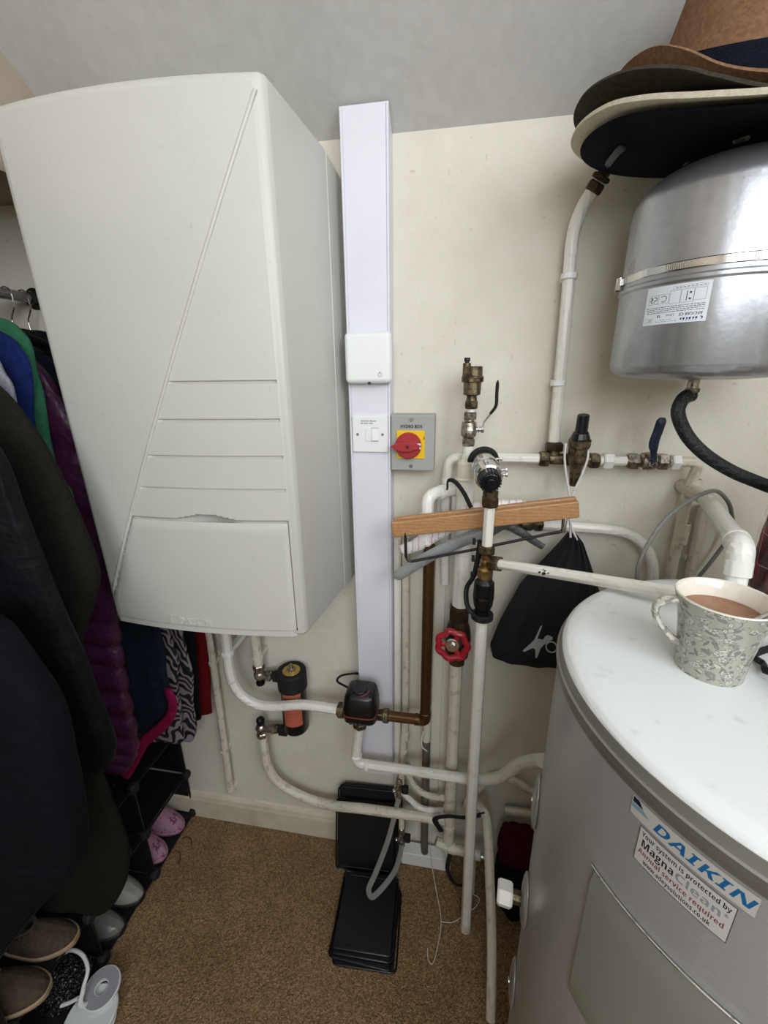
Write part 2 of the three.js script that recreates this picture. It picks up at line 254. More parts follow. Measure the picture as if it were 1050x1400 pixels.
// ---------------------------------------------------------------- hydrobox
{
  const t = thing('wall_boiler', 'tall cream wall-hung hydrobox with bowed front and diagonal rib', 'boiler');
  const yT = 2.004, yB = 1.073, zF = 0.336;
  const xl = (y, s) => lerp(-0.772, lerp(-0.7385, -0.759, (y - yB) / (yT - yB)), s), xr = (s) => lerp(-0.2665, -0.2905, s);
  const bow = (x) => { const u = clamp((x + 0.752) / 0.461); return 0.019 * 4 * u * (1 - u); };
  const mkRing = (zr, inset, rad) => {
    const s = zr / zF, yt = (s > 0.2 ? yT + 0.012 * Math.sin(Math.PI * clamp((s - 0.0) / 1)) : yT - 0.004) - inset, yb = lerp(1.05, yB, s) + inset, pts = [];
    const corner = (cx, cy, a0) => { for (let k = 0; k <= 5; k++) { const a = a0 + k / 5 * Math.PI / 2; pts.push([cx + Math.cos(a) * rad, cy + Math.sin(a) * rad]); } };
    const R = xr(s) - inset, Lt = xl(yT, s) + inset, Lb = xl(yB, s) + inset;
    corner(R - rad, yt - rad, 0); for (let k = 1; k < 14; k++) pts.push([lerp(R - rad, Lt + rad, k / 14), yt]);
    corner(Lt + rad, yt - rad, Math.PI / 2); corner(Lb + rad, yb + rad, Math.PI);
    for (let k = 1; k < 14; k++) pts.push([lerp(Lb + rad, R - rad, k / 14), yb]);
    corner(R - rad, yb + rad, Math.PI * 1.5);
    return pts.map(([x, y]) => [x, y, zr + bow(x) * s]);
  };
  const rings = [mkRing(0.004, 0, 0.01), mkRing(0.086, 0, 0.01), mkRing(0.0875, 0.002, 0.01), mkRing(0.0905, 0.002, 0.01), mkRing(0.092, 0, 0.01)];
  for (let k = 0; k <= 6; k++) { const a = k / 6 * Math.PI / 2; rings.push(mkRing(zF - 0.016 + 0.016 * Math.sin(a), 0.016 * (1 - Math.cos(a)), Math.max(0.002, 0.012 - 0.01 * (1 - Math.cos(a))))); }
  part(t, 'casing', loft(rings, { crease: 0.5, caps: false }), casing);
  // front skin with grooves, and the recess that holds the service flap
  const FX = (a) => a; // positions in metres
  const diagX = (y) => lerp(-0.697, -0.302, (y - 1.205) / (1.979 - 1.205));
  const grooves = [[1.581, -0.303], [1.516, -0.303], [1.450, -0.303], [1.388, -0.303]];
  const flapTop = 1.3235, flapR = -0.3095;
  const handle = (x) => { const u = (x + 0.468) / 0.075; return Math.abs(u) < 1 ? 0.5 + 0.5 * Math.cos(u * Math.PI) : 0; };
  const inset = 0.016, yt = yT + 0.0 - inset + 0.001, yb = yB + inset;
  const ys = new Set([yb, yt]); for (let k = 0; k <= 46; k++) ys.add(lerp(yb, yt, k / 46));
  for (const [g] of grooves) for (const q of [-0.0075, -0.0058, -0.0042, -0.003, -0.0022, -0.0008, 0.0008, 0.0022, 0.0032, 0.0045]) ys.add(g + q);
  for (const q of [-0.004, -0.0025, -0.001, 0.0005, 0.002, 0.004, 0.006, 0.0085, 0.011, 0.0135, 0.016, 0.019]) ys.add(flapTop + q);
  const Y = [...ys].sort((a, b) => a - b), NX = 110;
  const recess = (x, y) => {
    let dz = 0;
    for (const [g, xe] of grooves) { const m = sstep(0, 0.006, x - diagX(g) - 0.004) * sstep(0, 0.006, xe - x); dz = Math.max(dz, 0.0048 * m * clamp(1 - (Math.abs(y - g) - 0.0008) / 0.0022)); if (dz === 0) dz = -0.0016 * m * clamp(1 - Math.abs(y - g + 0.0042) / 0.003); }
    const top = flapTop + 0.0025 + 0.011 * handle(x);
    if (x < flapR + 0.004) dz = Math.max(dz, (0.009 + 0.02 * handle(x)) * sstep(-0.001, 0.004, x - diagX(y)) * sstep(0.0025, 0, y - top) * sstep(0.0, 0.003, flapR + 0.003 - x));
    return dz;
  };
  const skin = sheet(NX, Y.length - 1, (u, v) => {
    const y = Y[Math.round(v * (Y.length - 1))], f = (y - yB) / (yT - yB), x = lerp(lerp(-0.7385, -0.759, f) + inset, -0.2905 - inset, u);
    return [x, y, zF + bow(x) - recess(x, y)];
  });
  part(t, 'front_cover', toCreasedNormals(skin, 0.4), casing);
  // service flap
  const flap = sheet(60, 24, (u, v) => {
    const y = lerp(yB + 0.001, flapTop - 0.0015, v), x0 = Math.max(diagX(y) + 0.0038, -0.738 + 0.008), x = lerp(x0, flapR - 0.001, u), e = Math.min(u * 0.4, (1 - u) * 0.42, v * 0.25 + 0.004, (1 - v) * 0.25), r = 0.004;
    return [x, y, zF + bow(x) - 0.0005 - (e < r ? r - Math.sqrt(r * r - (r - e) ** 2) : 0)];
  }, 0.006);
  const fl = part(t, 'service_flap', flap, casing);
  { // raised lettering and mark
    const g = text('DAIKIN', 0.0155, 0.0032), w = g.boundingBox.max.x; g.scale(0.072 / w, 1, 1); const a = [-0.5667, 1.0923, 0.353];
    const ta = new THREE.ExtrudeGeometry(new THREE.Shape([[0, 0.02], [0.019, 0.02], [0.006, 0.0155], [0.004, 0.001]].map((q) => new THREE.Vector2(...q))), { depth: 0.0032, bevelEnabled: false });
    g.translate(a[0] + 0.002, a[1] - 0.002, zF - 0.0012); ta.translate(a[0] - 0.022, a[1] - 0.002, zF - 0.0012);
    for (const q of [g, ta]) { const p = q.attributes.position; for (let i = 0; i < p.count; i++) p.setZ(i, p.getZ(i) + bow(p.getX(i))); }
    part(fl, 'raised_lettering', [g, ta], casing, { label: 'raised maker lettering' });
  }
  const rib = []; for (let k = 0; k <= 40; k++) { const y = lerp(1.142, 1.979, k / 40), x = diagX(y); rib.push([x, y, zF + bow(x) - 0.0002 - Math.max(0, -0.722 - x) * 0.5]); }
  part(t, 'diagonal_rib', sweep(rib, (q) => 0.0022 + 0.0014 * sstep(0, 0.1, q), { seg: 12, flat: 0.9 }), casing);
  // pipe stubs come out below: see the pipes
}

// ---------------------------------------------------------------- trunking with router box, spur and isolator
{
  const t = thing('cable_trunking', 'wide white plastic cable trunking running floor to ceiling', 'trunking');
  const x0 = -0.2525, x1 = -0.1542, yb = 0.385;
  const s = new THREE.Shape([[0, yb], [0.0507, yb], [0.0507, 2.092], [0, 2.058]].map((q) => new THREE.Vector2(-q[0], q[1])));
  part(t, 'trunking_body', new THREE.ExtrudeGeometry(s, { depth: x1 - x0, bevelEnabled: false }).rotateY(Math.PI / 2).translate(x0, 0, 0.0008), pvc);
  part(t, 'cover', box((x0 + x1) / 2, (yb + 2.09) / 2, 0.0515, x1 - x0 - 0.012, 2.09 - yb, 0.003, 0.001), pvc);
  for (const x of [x0 + 0.0025, x1 - 0.0025]) part(t, 'edge_lip', box(x, (yb + 2.09) / 2, 0.0525, 0.0045, 2.088 - yb, 0.005, 0.0015), pvc);
}
{
  const t = thing('receiver_box', 'square white wireless receiver box on the trunking above the spur switch', 'receiver');
  const a = [-0.2519, 1.6808, 0.085], b = [-0.1467, 1.573, 0.085], w = b[0] - a[0], h = a[1] - b[1], cx = (a[0] + b[0]) / 2, cy = (a[1] + b[1]) / 2;
  part(t, 'housing', [box(cx, cy, 0.0705, w, h, 0.031, 0.011, 5)], whitePlastic);
  part(t, 'back_plate', box(cx, cy, 0.0575, w * 0.93, h * 0.93, 0.008, 0.003), whitePlastic);
  part(t, 'indicator_light', cyl([cx - w * 0.335, cy - h * 0.36, 0.0855], FRONT, 0.0012, 0.0022, 0.0004), M({ color: 0xbfe9a8, emissive: 0x6fdc5a, emissiveIntensity: 0.5, roughness: 0.3 }));
  part(t, 'button', [torus([cx + w * 0.26, cy - h * 0.33, 0.0862], FRONT, 0.0042, 0.0005), box(cx + w * 0.26, cy - h * 0.285, 0.0862, 0.0012, 0.005, 0.0008, 0)], screwMat);
  part(t, 'screw', cyl([cx + w * 0.02, cy - h * 0.485, 0.0795], [0, -0.4, 1], 0.004, 0.0034, 0.0005), M({ color: 0x3a3a38, roughness: 0.5 }));
}
{
  const t = thing('fused_spur', 'white fused spur switch plate with tiny print on the trunking', 'switch');
  const x = -0.2454, y = 1.4993, s = 0.086, cx = x + s / 2, cy = y - s / 2;
  part(t, 'face_plate', box(cx, cy, 0.0555, s, s, 0.0102, 0.003, 3), whitePlastic);
  part(t, 'fuse_holder', box(cx - 0.004, cy + 0.0, 0.0612, 0.013, 0.031, 0.003, 0.001), whitePlastic);
  const rk = part(t, 'rocker', [box(0, 0, 0, 0.0155, 0.029, 0.006, 0.0015).rotateX(-0.12).translate(cx + 0.0125, cy, 0.0615)], whitePlastic);
  parts(rk, 'rocker_frame', [box(cx + 0.0125, cy + 0.0155, 0.0612, 0.018, 0.0015, 0.002, 0), box(cx + 0.0125, cy - 0.0155, 0.0612, 0.018, 0.0015, 0.002, 0)], M({ color: 0xb7b8b8, roughness: 0.5 }));
  for (const q of [-1, 1]) part(t, 'screw', [cyl([cx + q * 0.0302, cy, 0.0602], FRONT, 0.0014, 0.0032, 0.0006)], screwMat);
  const print = canvasTex(256, 64, (g, w, h) => { g.fillStyle = '#eceeec'; g.fillRect(0, 0, w, h); g.fillStyle = '#3a3a3c'; g.font = 'bold 25px sans-serif'; g.fillText('BOOSTER HEATER', 6, 27); g.fillText('IN DHW TANK', 6, 56); });
  part(t, 'printed_legend', new THREE.PlaneGeometry(0.046, 0.0115).translate(cx + 0.0, cy + 0.029, 0.06085), M({ map: print, roughness: 0.4 }), { keepUV: true });
}
{
  const t = thing('isolator_switch', 'grey rotary isolator with red handle on yellow plate marked HYDRO BOX', 'switch');
  const x = -0.1523, y = 1.502, w = 0.1029, h = 0.131, cx = x + w / 2, cy = y - h / 2, grey = M({ map: grain(rgb(0xa4a7a1), 0.06, 8, 131), roughness: 0.5 });
  part(t, 'enclosure', box(cx, cy, 0.022, w - 0.001, h, 0.044, 0.003), grey);
  part(t, 'lid', box(cx, cy, 0.0525, w, h + 0.001, 0.0155, 0.004, 3), grey);
  part(t, 'yellow_plate', box(cx - 0.004, cy - 0.003, 0.0615, 0.0665, 0.0665, 0.003, 0.002), M({ color: 0xf0c20e, roughness: 0.4 }), { label: 'yellow square plate' });
  const red = M({ color: 0xa52d34, roughness: 0.35 }), kx = cx - 0.0085, ky = cy - 0.004;
  const kn = part(t, 'rotary_handle', [cyl([kx, ky, 0.062], FRONT, 0.016, 0.0305, 0.003, 48)], red, { label: 'red rotary handle' });
  const gs = new THREE.Shape(); gs.moveTo(-0.038, 0); gs.quadraticCurveTo(-0.02, 0.0115, 0.004, 0.0095); gs.lineTo(0.026, 0.003); gs.lineTo(0.026, -0.003); gs.lineTo(0.004, -0.0095); gs.quadraticCurveTo(-0.02, -0.0115, -0.038, 0);
  part(kn, 'grip', new THREE.ExtrudeGeometry(gs, { depth: 0.014, bevelEnabled: true, bevelSize: 0.0015, bevelThickness: 0.002, bevelSegments: 2 }).translate(kx, ky, 0.077), red);
  part(kn, 'centre_screw', cyl([kx, ky, 0.0925], FRONT, 0.0012, 0.0036, 0.0004), M({ color: 0x241011, roughness: 0.5 }));
  part(kn, 'pointer', [box(kx + 0.0255, ky + 0.004, 0.079, 0.009, 0.0055, 0.002, 0.001), box(kx + 0.0255, ky - 0.004, 0.079, 0.009, 0.0055, 0.002, 0.001)], whitePlastic);
  part(t, 'on_mark', box(kx + 0.036, ky + 0.017, 0.0632, 0.0016, 0.008, 0.0006, 0).rotateZ(0), blackMatt);
  for (const q of [1, -1]) part(t, 'screw', cyl([cx - 0.003, cy + q * 0.0545, 0.0602], FRONT, 0.0018, 0.0045, 0.0006), screwMat);
  const g = text('HYDRO BOX', 0.0078, 0.0006); g.scale(0.052 / g.boundingBox.max.x, 1, 1); g.translate(cx - 0.029, cy + 0.0355, 0.0602);
  part(t, 'lettering', g, blackMatt, { label: 'black HYDRO BOX lettering' });
}

// ---------------------------------------------------------------- hot water cylinder
const CYL = { x: 0.4438, z: 0.5594, r: 0.29 };
const onCyl = (c, th, y, r) => [c.x + Math.sin(th) * r, y, c.z + Math.cos(th) * r];
const curved = (c, th0, th1, y0, y1, r, thick, nu = 24, nv = 2) => sheet(nu, nv, (u, v) => onCyl(c, lerp(th0, th1, u), lerp(y0, y1, v), r), thick);
const D2R = Math.PI / 180;
{
  const t = thing('hot_water_cylinder', 'large silver-grey hot water cylinder with white domed lid', 'cylinder');
  const shell = M({ map: grain(rgb(0xb2b3b3), 0.05, 8, 141), metalness: 0.3, roughness: 0.3, bumpMap: tex(128, (u, v) => vnoise(u * 60, v * 60, 60, 143), 0.2, false), bumpScale: 0.0002 });
  const at = [CYL.x, 0, CYL.z];
  part(t, 'shell', lathe(at, UP3, [[0.02, 0], [0.02, 0.28], [0.03, 0.29], [1.2, 0.29], [1.2, 0.2]], 128), shell);
  part(t, 'base_ring', lathe(at, UP3, [[0, 0.15], [0, 0.284], [0.03, 0.284], [0.03, 0.15]], 96), blackMatt);
  part(t, 'rim_band', lathe(at, UP3, [[1.1905, 0.2885], [1.191, 0.2915], [1.1985, 0.292], [1.1995, 0.2905], [1.201, 0.2905], [1.2022, 0.294], [1.209, 0.294], [1.2105, 0.2915], [1.2105, 0.27]], 128, 0.5), M({ color: 0x8f8d88, metalness: 0.55, roughness: 0.35 }));
  part(t, 'lid_band', lathe(at, UP3, [[1.21, 0.28], [1.21, 0.29], [1.2225, 0.2885], [1.2225, 0.27]], 128, 0.5), M({ color: 0x9b9891, metalness: 0.4, roughness: 0.4 }));
  const lidProf = [[1.2215, 0.285]]; for (let k = 0; k <= 9; k++) { const a = k / 9 * Math.PI / 2; lidProf.push([1.2215 + 0.0135 * Math.sin(a), 0.2555 + 0.0325 * Math.cos(a)]); }
  lidProf.push([1.2355, 0.24], [1.2385, 0.2], [1.239, 0.1], [1.239, 0]);
  part(t, 'lid', lathe(at, UP3, lidProf, 128, 0.6), M({ map: tex(256, (u, v) => mixc(rgb(0xe9edec), rgb(0xcfd2cf), sstep(0.72, 0.86, fbm(u, v, 18, 4, 145)) * 0.5), 0.5), roughness: 0.3 }));
  part(t, 'access_panel', sheet(40, 10, (u, v) => { const th = lerp(-66.2, -36.9, u) * D2R, y = lerp(0.805, 1.046, v), e = Math.min(u * 0.15, (1 - u) * 0.15, v * 0.24, (1 - v) * 0.24), r = 0.004; return onCyl(CYL, th, y, 0.2945 - (e < r ? r - Math.sqrt(r * r - (r - e) ** 2) : 0)); }, 0.006), M({ color: 0x9da099, metalness: 0.3, roughness: 0.38 }), { label: 'flat grey access panel' });
  part(t, 'panel_edge', sweep(Array.from({ length: 81 }, (_, k) => onCyl(CYL, lerp(-66, -37, k / 80) * D2R, 1.0462, 0.294)), 0.0014, { seg: 8 }), chrome);
  // stickers
  const dk = canvasTex(1024, 192, (g, w, h) => {
    g.fillStyle = '#c9c7c0'; g.fillRect(0, 0, w, h);
    g.fillStyle = '#1c2238'; g.beginPath(); g.moveTo(8, 8); g.lineTo(70, 8); g.lineTo(120, 62); g.lineTo(8, 62); g.fill();
    g.fillStyle = '#7fa3b4'; g.beginPath(); g.moveTo(4, 70); g.lineTo(125, 70); g.lineTo(190, 104); g.lineTo(4, 122); g.fill();
    g.fillStyle = '#17679f'; g.save(); g.font = 'bold italic 150px sans-serif'; const m = g.measureText('DAIKIN').width; g.translate(215, 152); g.scale(785 / m, 1); g.fillText('DAIKIN', 0, 0); g.restore();
  });
  part(t, 'maker_badge', curved(CYL, -60.8 * D2R, -40.3 * D2R, 1.1645, 1.1865, 0.2908, 0), M({ map: dk, roughness: 0.35 }), { keepUV: true, label: 'blue DAIKIN badge' });
  const mg = canvasTex(1024, 512, (g, w, h) => {
    g.fillStyle = '#cfcdca'; g.fillRect(0, 0, w, h); g.strokeStyle = '#4d4247'; g.lineWidth = 9; g.strokeRect(6, 6, w - 12, h - 12);
    const fit = (s, f, x, y, wd, c) => { g.save(); g.font = f; g.fillStyle = c; const m = g.measureText(s).width; g.translate(x, y); g.scale(wd / m, 1); g.fillText(s, 0, 0); g.restore(); };
    fit('Your system is protected by', 'bold 92px sans-serif', 40, 112, 945, '#1d1f2c');
    fit('Magna', 'bold 150px sans-serif', 50, 258, 400, '#1b1b22'); fit('Clean', 'bold 150px sans-serif', 455, 258, 470, '#8f989d'); fit('®', 'bold 60px sans-serif', 935, 200, 44, '#777');
    fit('Annual service required', 'bold 96px sans-serif', 40, 366, 930, '#7d4048');
    fit('www.adeysolutions.co.uk', 'bold 88px sans-serif', 120, 466, 740, '#1b1d2c');
  });
  part(t, 'service_sticker', curved(CYL, -58.3 * D2R, -42.2 * D2R, 1.116, 1.161, 0.2907, 0), M({ map: mg, roughness: 0.4 }), { keepUV: true, label: 'printed annual service sticker' });
  // round cover plates and a connection on the flank facing the pipes
  const plate = (th, y, hh) => {
    const c = V(onCyl(CYL, th, y, 0.292)), n = new THREE.Vector3(Math.sin(th), 0, Math.cos(th)), q = [];
    const g = new THREE.SphereGeometry(1, 28, 14).scale(0.034, hh, 0.008); g.rotateY(th).translate(c.x, c.y, c.z);
    const pl = part(t, 'cover_plate', g, M({ color: 0xaaa9a4, metalness: 0.5, roughness: 0.3 }));
    part(pl, 'plate_screw', cyl(c.clone().addScaledVector(n, 0.006), n, 0.004, 0.006), chrome);
    return [c, n];
  };
  plate(-104 * D2R, 0.9, 0.05); const [c2, n2] = plate(-98 * D2R, 0.7, 0.055); plate(-100 * D2R, 0.44, 0.05);
  const st = part(t, 'brass_stub', [cyl(c2.clone().addScaledVector(n2, 0.004), n2, 0.03, 0.011)], brass);
  part(st, 'white_end_cap', hex(c2.clone().addScaledVector(n2, 0.022), n2, 0.026, 0.021), plasticPipe, { label: 'white plastic hexagonal cap' });
}

// ---------------------------------------------------------------- mug of tea and spoon
{
  const c = [0.320, 1.2385, 0.553], h = 0.0985, rb = 0.0355, rt = 0.0505;
  const rAt = (y) => { const u = y / h; return lerp(rb, rt, 0.28 * u + 0.72 * u * u * (0.6 + 0.4 * u)); };
  const t = thing('mug', 'white china mug of tea with grey-green leafy print on the cylinder lid', 'mug');
  const print = canvasTex(1024, 512, (g, w, h) => {
    g.fillStyle = '#a9a99c'; g.fillRect(0, 0, w, h); let s = 11; const r = () => hash(++s, s * 7 + 3, 77);
    const leaf = (x, y, a, L, W, f) => { for (const o of [0, w, -w]) { g.save(); g.translate(x + o, y); g.rotate(a); g.beginPath(); g.moveTo(0, 0); g.bezierCurveTo(L * 0.3, -W, L * 0.75, -W * 0.9, L, 0); g.bezierCurveTo(L * 0.75, W * 0.9, L * 0.3, W, 0, 0); g.fillStyle = f; g.fill(); g.strokeStyle = '#6c6e65'; g.lineWidth = 2; g.stroke(); g.beginPath(); g.moveTo(0, 0); g.lineTo(L * 0.92, 0); g.lineWidth = 1.5; g.stroke(); g.restore(); } };
    for (let k = 0; k < 46; k++) { const x = r() * w, y = r() * h; g.strokeStyle = k % 2 ? '#77796f' : '#a5a69a'; g.lineWidth = 3 + r() * 4; g.beginPath(); g.moveTo(x, y); g.bezierCurveTo(x + 60 * (r() - 0.2), y - 60 * r(), x + 120 * r(), y - 80 * r(), x + 150 * (r() - 0.3), y - 150 * r()); g.stroke(); }
    for (let k = 0; k < 620; k++) leaf(r() * w, r() * h, r() * 6.28, 20 + r() * 34, 6 + r() * 11, ['#8b8d82', '#c4c2b4', '#7f8177', '#b1b0a3', '#d3d0c3'][k % 5]);
    for (let k = 0; k < 40; k++) { const x = r() * w, y = r() * h; for (let i = 0; i < 5; i++) leaf(x, y, i * 1.26 + k, 22, 9, '#dedbd0'); }
    g.fillStyle = '#dcd9cc'; g.fillRect(0, 0, w, 4);
  });
  print.wrapS = THREE.RepeatWrapping;
  const glaze = P({ color: 0xe9e4d6, roughness: 0.16, clearcoat: 0.4 });
  const outer = []; for (let k = 0; k <= 24; k++) outer.push(new THREE.Vector2(rAt(k / 24 * h), k / 24 * h));
  part(t, 'mug_wall', new THREE.LatheGeometry(outer, 72).translate(...c), P({ map: print, roughness: 0.22, clearcoat: 0.3 }), { keepUV: true, label: 'grey-green leaf printed outside' });
  const inn = [[h, rt]]; inn.push([h + 0.0012, rt - 0.0008], [h + 0.0012, rt - 0.002], [h, rt - 0.003]); for (let k = 20; k >= 1; k--) inn.push([k / 20 * h, rAt(k / 20 * h) - 0.0032]); inn.push([0.004, 0]);
  part(t, 'mug_inside', lathe(c, UP3, inn, 64, 0.9), glaze);
  part(t, 'mug_foot', lathe(c, UP3, [[0.0, 0], [0.0, rb - 0.002], [0.0015, rb], [0.003, rb]], 48), glaze);
  const ty = h - 0.0205, tea = [[ty - 0.002, 0], [ty - 0.002, rAt(ty) - 0.0034], [ty + 0.0006, rAt(ty) - 0.0031], [ty, rAt(ty) - 0.006], [ty, 0]];
  part(t, 'tea', lathe(c, UP3, tea, 48), P({ map: tex(128, (u, v) => mixc(rgb(0xa3765a), rgb(0x8c6146), fbm(u, v, 6, 3, 151)), 0.06), roughness: 0.12 }), { label: 'milky brown tea' });
  const hp = []; { const a = Math.PI * 1.12, ca = Math.sin(-1.75), sa = Math.cos(-1.75); for (let k = 0; k <= 26; k++) { const u = k / 26, ph = lerp(0.5, 0.0, u) * Math.PI * 2 * 0.5 + 0; const y = lerp(0.088, 0.03, u), out = 0.026 * Math.pow(Math.sin(Math.PI * Math.pow(u, 0.8)), 0.75), r = rAt(y) - 0.001 + out; hp.push([c[0] + ca * r, c[1] + y + 0.006 * Math.sin(Math.PI * u) * (u < 0.4 ? 1 : 0.4), c[2] + sa * r]); } }
  part(t, 'handle', sweep(hp, 0.0042, { seg: 14, flat: 1.75, side: [Math.sin(-1.75), 0.2, Math.cos(-1.75)] }), P({ map: tex(128, (u, v) => mixc(rgb(0xd2cec2), rgb(0x96968c), sstep(0.5, 0.62, fbm(u, v, 10, 3, 153))), 0.05), roughness: 0.22, clearcoat: 0.3 }));
  // spoon resting in the tea
  const s = thing('teaspoon', 'stainless steel teaspoon leaning in the mug of tea', 'spoon');
  const tip = V([c[0] + 0.004, c[1] + 0.045, c[2] + 0.002]), rim = V([c[0] + 0.0435, c[1] + h + 0.0035, c[2] + 0.022]), end = rim.clone().addScaledVector(rim.clone().sub(tip).normalize(), 0.05);
  part(s, 'spoon_handle', sweep(spline([tip, tip.clone().lerp(rim, 0.5), rim, end], 24), (u) => 0.0016 + 0.0012 * u, { seg: 10, flat: 2.2, side: [0, 1, 0] }), chrome);
  part(s, 'bowl', new THREE.SphereGeometry(1, 20, 10, 0, Math.PI * 2, Math.PI / 2, Math.PI / 2).scale(0.009, 0.004, 0.015).rotateX(0.5).translate(tip.x, tip.y, tip.z), chrome);
}

// ---------------------------------------------------------------- expansion vessel
const VES = { x: 0.412, z: 0.19, r: 0.137 };
{
  const t = thing('expansion_vessel', 'silver steel expansion vessel strapped to the wall under the hats', 'vessel');
  const steel = M({ map: tex(512, (u, v) => { const a = fbm(u, v, 4, 4, 161) - 0.5, b = fbm(u, v, 60, 2, 163) - 0.5, s = sstep(0.74, 0.82, fbm(u, v, 12, 4, 165)); return mixc(mixc(rgb(0xb9bcc0), rgb(0xa6a9ad), clamp(0.5 + a + b * 0.6)), rgb(0x83817a), s * 0.45); }, 0.5), metalness: 0.8, roughness: 0.34, bumpMap: tex(256, (u, v) => fbm(u, v, 40, 3, 167), 0.2, false), bumpScale: 0.00012 });
  const at = [VES.x, 0, VES.z], r = VES.r, prof = [[1.576, 0], [1.5765, 0.06], [1.579, 0.095]];
  for (let k = 0; k <= 7; k++) { const a = k / 7 * Math.PI / 2; prof.push([1.606 - 0.025 * Math.cos(a), 0.109 + 0.028 * Math.sin(a)]); }
  prof.push([1.716, r], [1.719, r + 0.0028], [1.7235, r + 0.0028], [1.7265, r], [1.83, r - 0.001]);
  for (let k = 0; k <= 9; k++) { const a = k / 9 * Math.PI / 2; prof.push([1.83 + 0.055 * Math.sin(a), 0.081 + 0.055 * Math.cos(a)]); }
  prof.push([1.888, 0.07]);
  part(t, 'tank', lathe(at, UP3, prof, 96, 0.6), steel);
  part(t, 'top_ring', lathe(at, UP3, [[1.879, 0.0], [1.879, 0.086], [1.884, 0.088], [1.892, 0.084], [1.894, 0.07], [1.894, 0]], 64, 0.5), steelDark);
  for (let k = 0; k < 6; k++) { const th = k / 6 * 6.283 - 0.5; part(t, 'flange_bolt', hex([VES.x + Math.sin(th) * 0.073, 1.8935, VES.z + Math.cos(th) * 0.073], UP3, 0.006, 0.006), screwMat); }
  const bd = part(t, 'clamp_band', lathe(at, UP3, [[1.7325, r - 0.002], [1.7325, r + 0.0012], [1.7337, r + 0.002], [1.7433, r + 0.002], [1.7445, r + 0.0012], [1.7445, r - 0.002]], 96, 0.4), chrome);
  const th = []; for (let k = 0; k < 46; k++) { const a = lerp(-52, 4, k / 45) * D2R; th.push(new THREE.BoxGeometry(0.0013, 0.0085, 0.0016).rotateY(a).translate(VES.x + Math.sin(a) * (r + 0.0022), 1.7385, VES.z + Math.cos(a) * (r + 0.0022))); }
  part(bd, 'worm_thread', th, chrome, { kind: 'stuff' });
  const sx = onCyl(VES, -98 * D2R, 1.7385, r + 0.005);
  part(bd, 'clamp_screw', [hex([sx[0], 1.725, sx[2]], UP3, 0.012, 0.0065), cyl([sx[0], 1.729, sx[2]], UP3, 0.018, 0.0055), box(sx[0] + 0.002, 1.7385, sx[2], 0.008, 0.013, 0.014, 0.002)], chrome);
  const lab = canvasTex(1024, 640, (g, w, h) => {
    g.translate(w, h); g.rotate(Math.PI);                        // the vessel hangs upside down, so its label does too
    g.fillStyle = '#dfe6ec'; g.fillRect(0, 0, w, h); g.fillStyle = '#27335c';
    g.beginPath(); g.arc(70, 62, 24, 0, 7); g.fill(); g.fillStyle = '#dfe6ec'; g.beginPath(); g.arc(82, 58, 17, 0, 7); g.fill(); g.fillStyle = '#27335c';
    for (let k = 0; k < 6; k++) { g.fillRect(125 + k * 46, 46, 28 - (k % 2) * 6, 36); } g.fillStyle = '#8fb7d9'; for (let k = 0; k < 5; k++) g.fillRect(130 + k * 46, 24, 24, 14);
    g.fillStyle = '#8a9097'; g.font = '22px sans-serif'; for (let k = 0; k < 7; k++) g.fillRect(430 + k * 52, 38, 40 - (k % 3) * 8, 9); for (let k = 0; k < 4; k++) g.fillRect(520 + k * 52, 66, 38 - (k % 2) * 9, 9);
    g.fillStyle = '#1c1e22'; g.font = 'bold 62px sans-serif'; g.fillText('AFC/CAR CE', 60, 160); g.font = '54px sans-serif'; g.fillText('Litres', 480, 160); g.font = 'bold 64px sans-serif'; g.fillText('18', 700, 160);
    g.font = '22px sans-serif'; g.fillStyle = '#555a60'; for (let y = 205; y < 300; y += 30) { for (let x = 50; x < 960;) { const l = 14 + ((x * 7 + y * 13) % 46); g.fillRect(x, y - 12, l, 11); x += l + 12; } }
    g.strokeStyle = '#555a60'; g.lineWidth = 4; g.strokeRect(60, 350, 170, 190); g.strokeRect(235, 330, 190, 210); g.strokeRect(430, 330, 170, 210); g.strokeRect(610, 350, 180, 150); g.strokeRect(800, 350, 165, 150);
    g.lineWidth = 12; g.beginPath(); g.arc(700, 425, 48, 0.6, 5.4); g.stroke(); g.fillStyle = '#333'; g.fillRect(330, 350, 12, 160); g.beginPath(); g.arc(285, 380, 17, 0, 7); g.arc(285, 480, 17, 0, 7); g.fill();
    g.fillStyle = '#222'; g.font = 'bold 84px sans-serif'; g.lineWidth = 13; g.strokeStyle = '#222'; g.beginPath(); g.arc(850, 440, 30, 0.9, 5.4); g.stroke(); g.beginPath(); g.arc(925, 440, 30, 0.9, 5.4); g.stroke(); g.fillRect(900, 434, 34, 11); g.font = 'bold 34px sans-serif'; g.fillText('1370', 850, 395);
    g.strokeStyle = '#666'; g.lineWidth = 3; g.strokeRect(60, 560, 500, 44); g.fillStyle = '#777'; for (let k = 0; k < 8; k++) g.fillRect(80 + k * 58, 574, 38, 12); g.strokeRect(840, 40, 140, 70); g.fillRect(860, 60, 80, 10); g.fillRect(860, 84, 60, 10);
  });
  part(t, 'rating_label', sheet(24, 1, (u, v) => onCyl(VES, lerp(-62.5, -26, u) * D2R, lerp(1.66, 1.714, v), r + 0.0008)), M({ map: lab, roughness: 0.35 }), { keepUV: true, label: 'white printed label stuck on upside down' });
  const pt = [VES.x, 1.5765, VES.z];
  part(t, 'bottom_port', [cyl(pt, DOWN, 0.016, 0.009), hex([VES.x, 1.562, VES.z], DOWN, 0.008, 0.0115)], nickel);
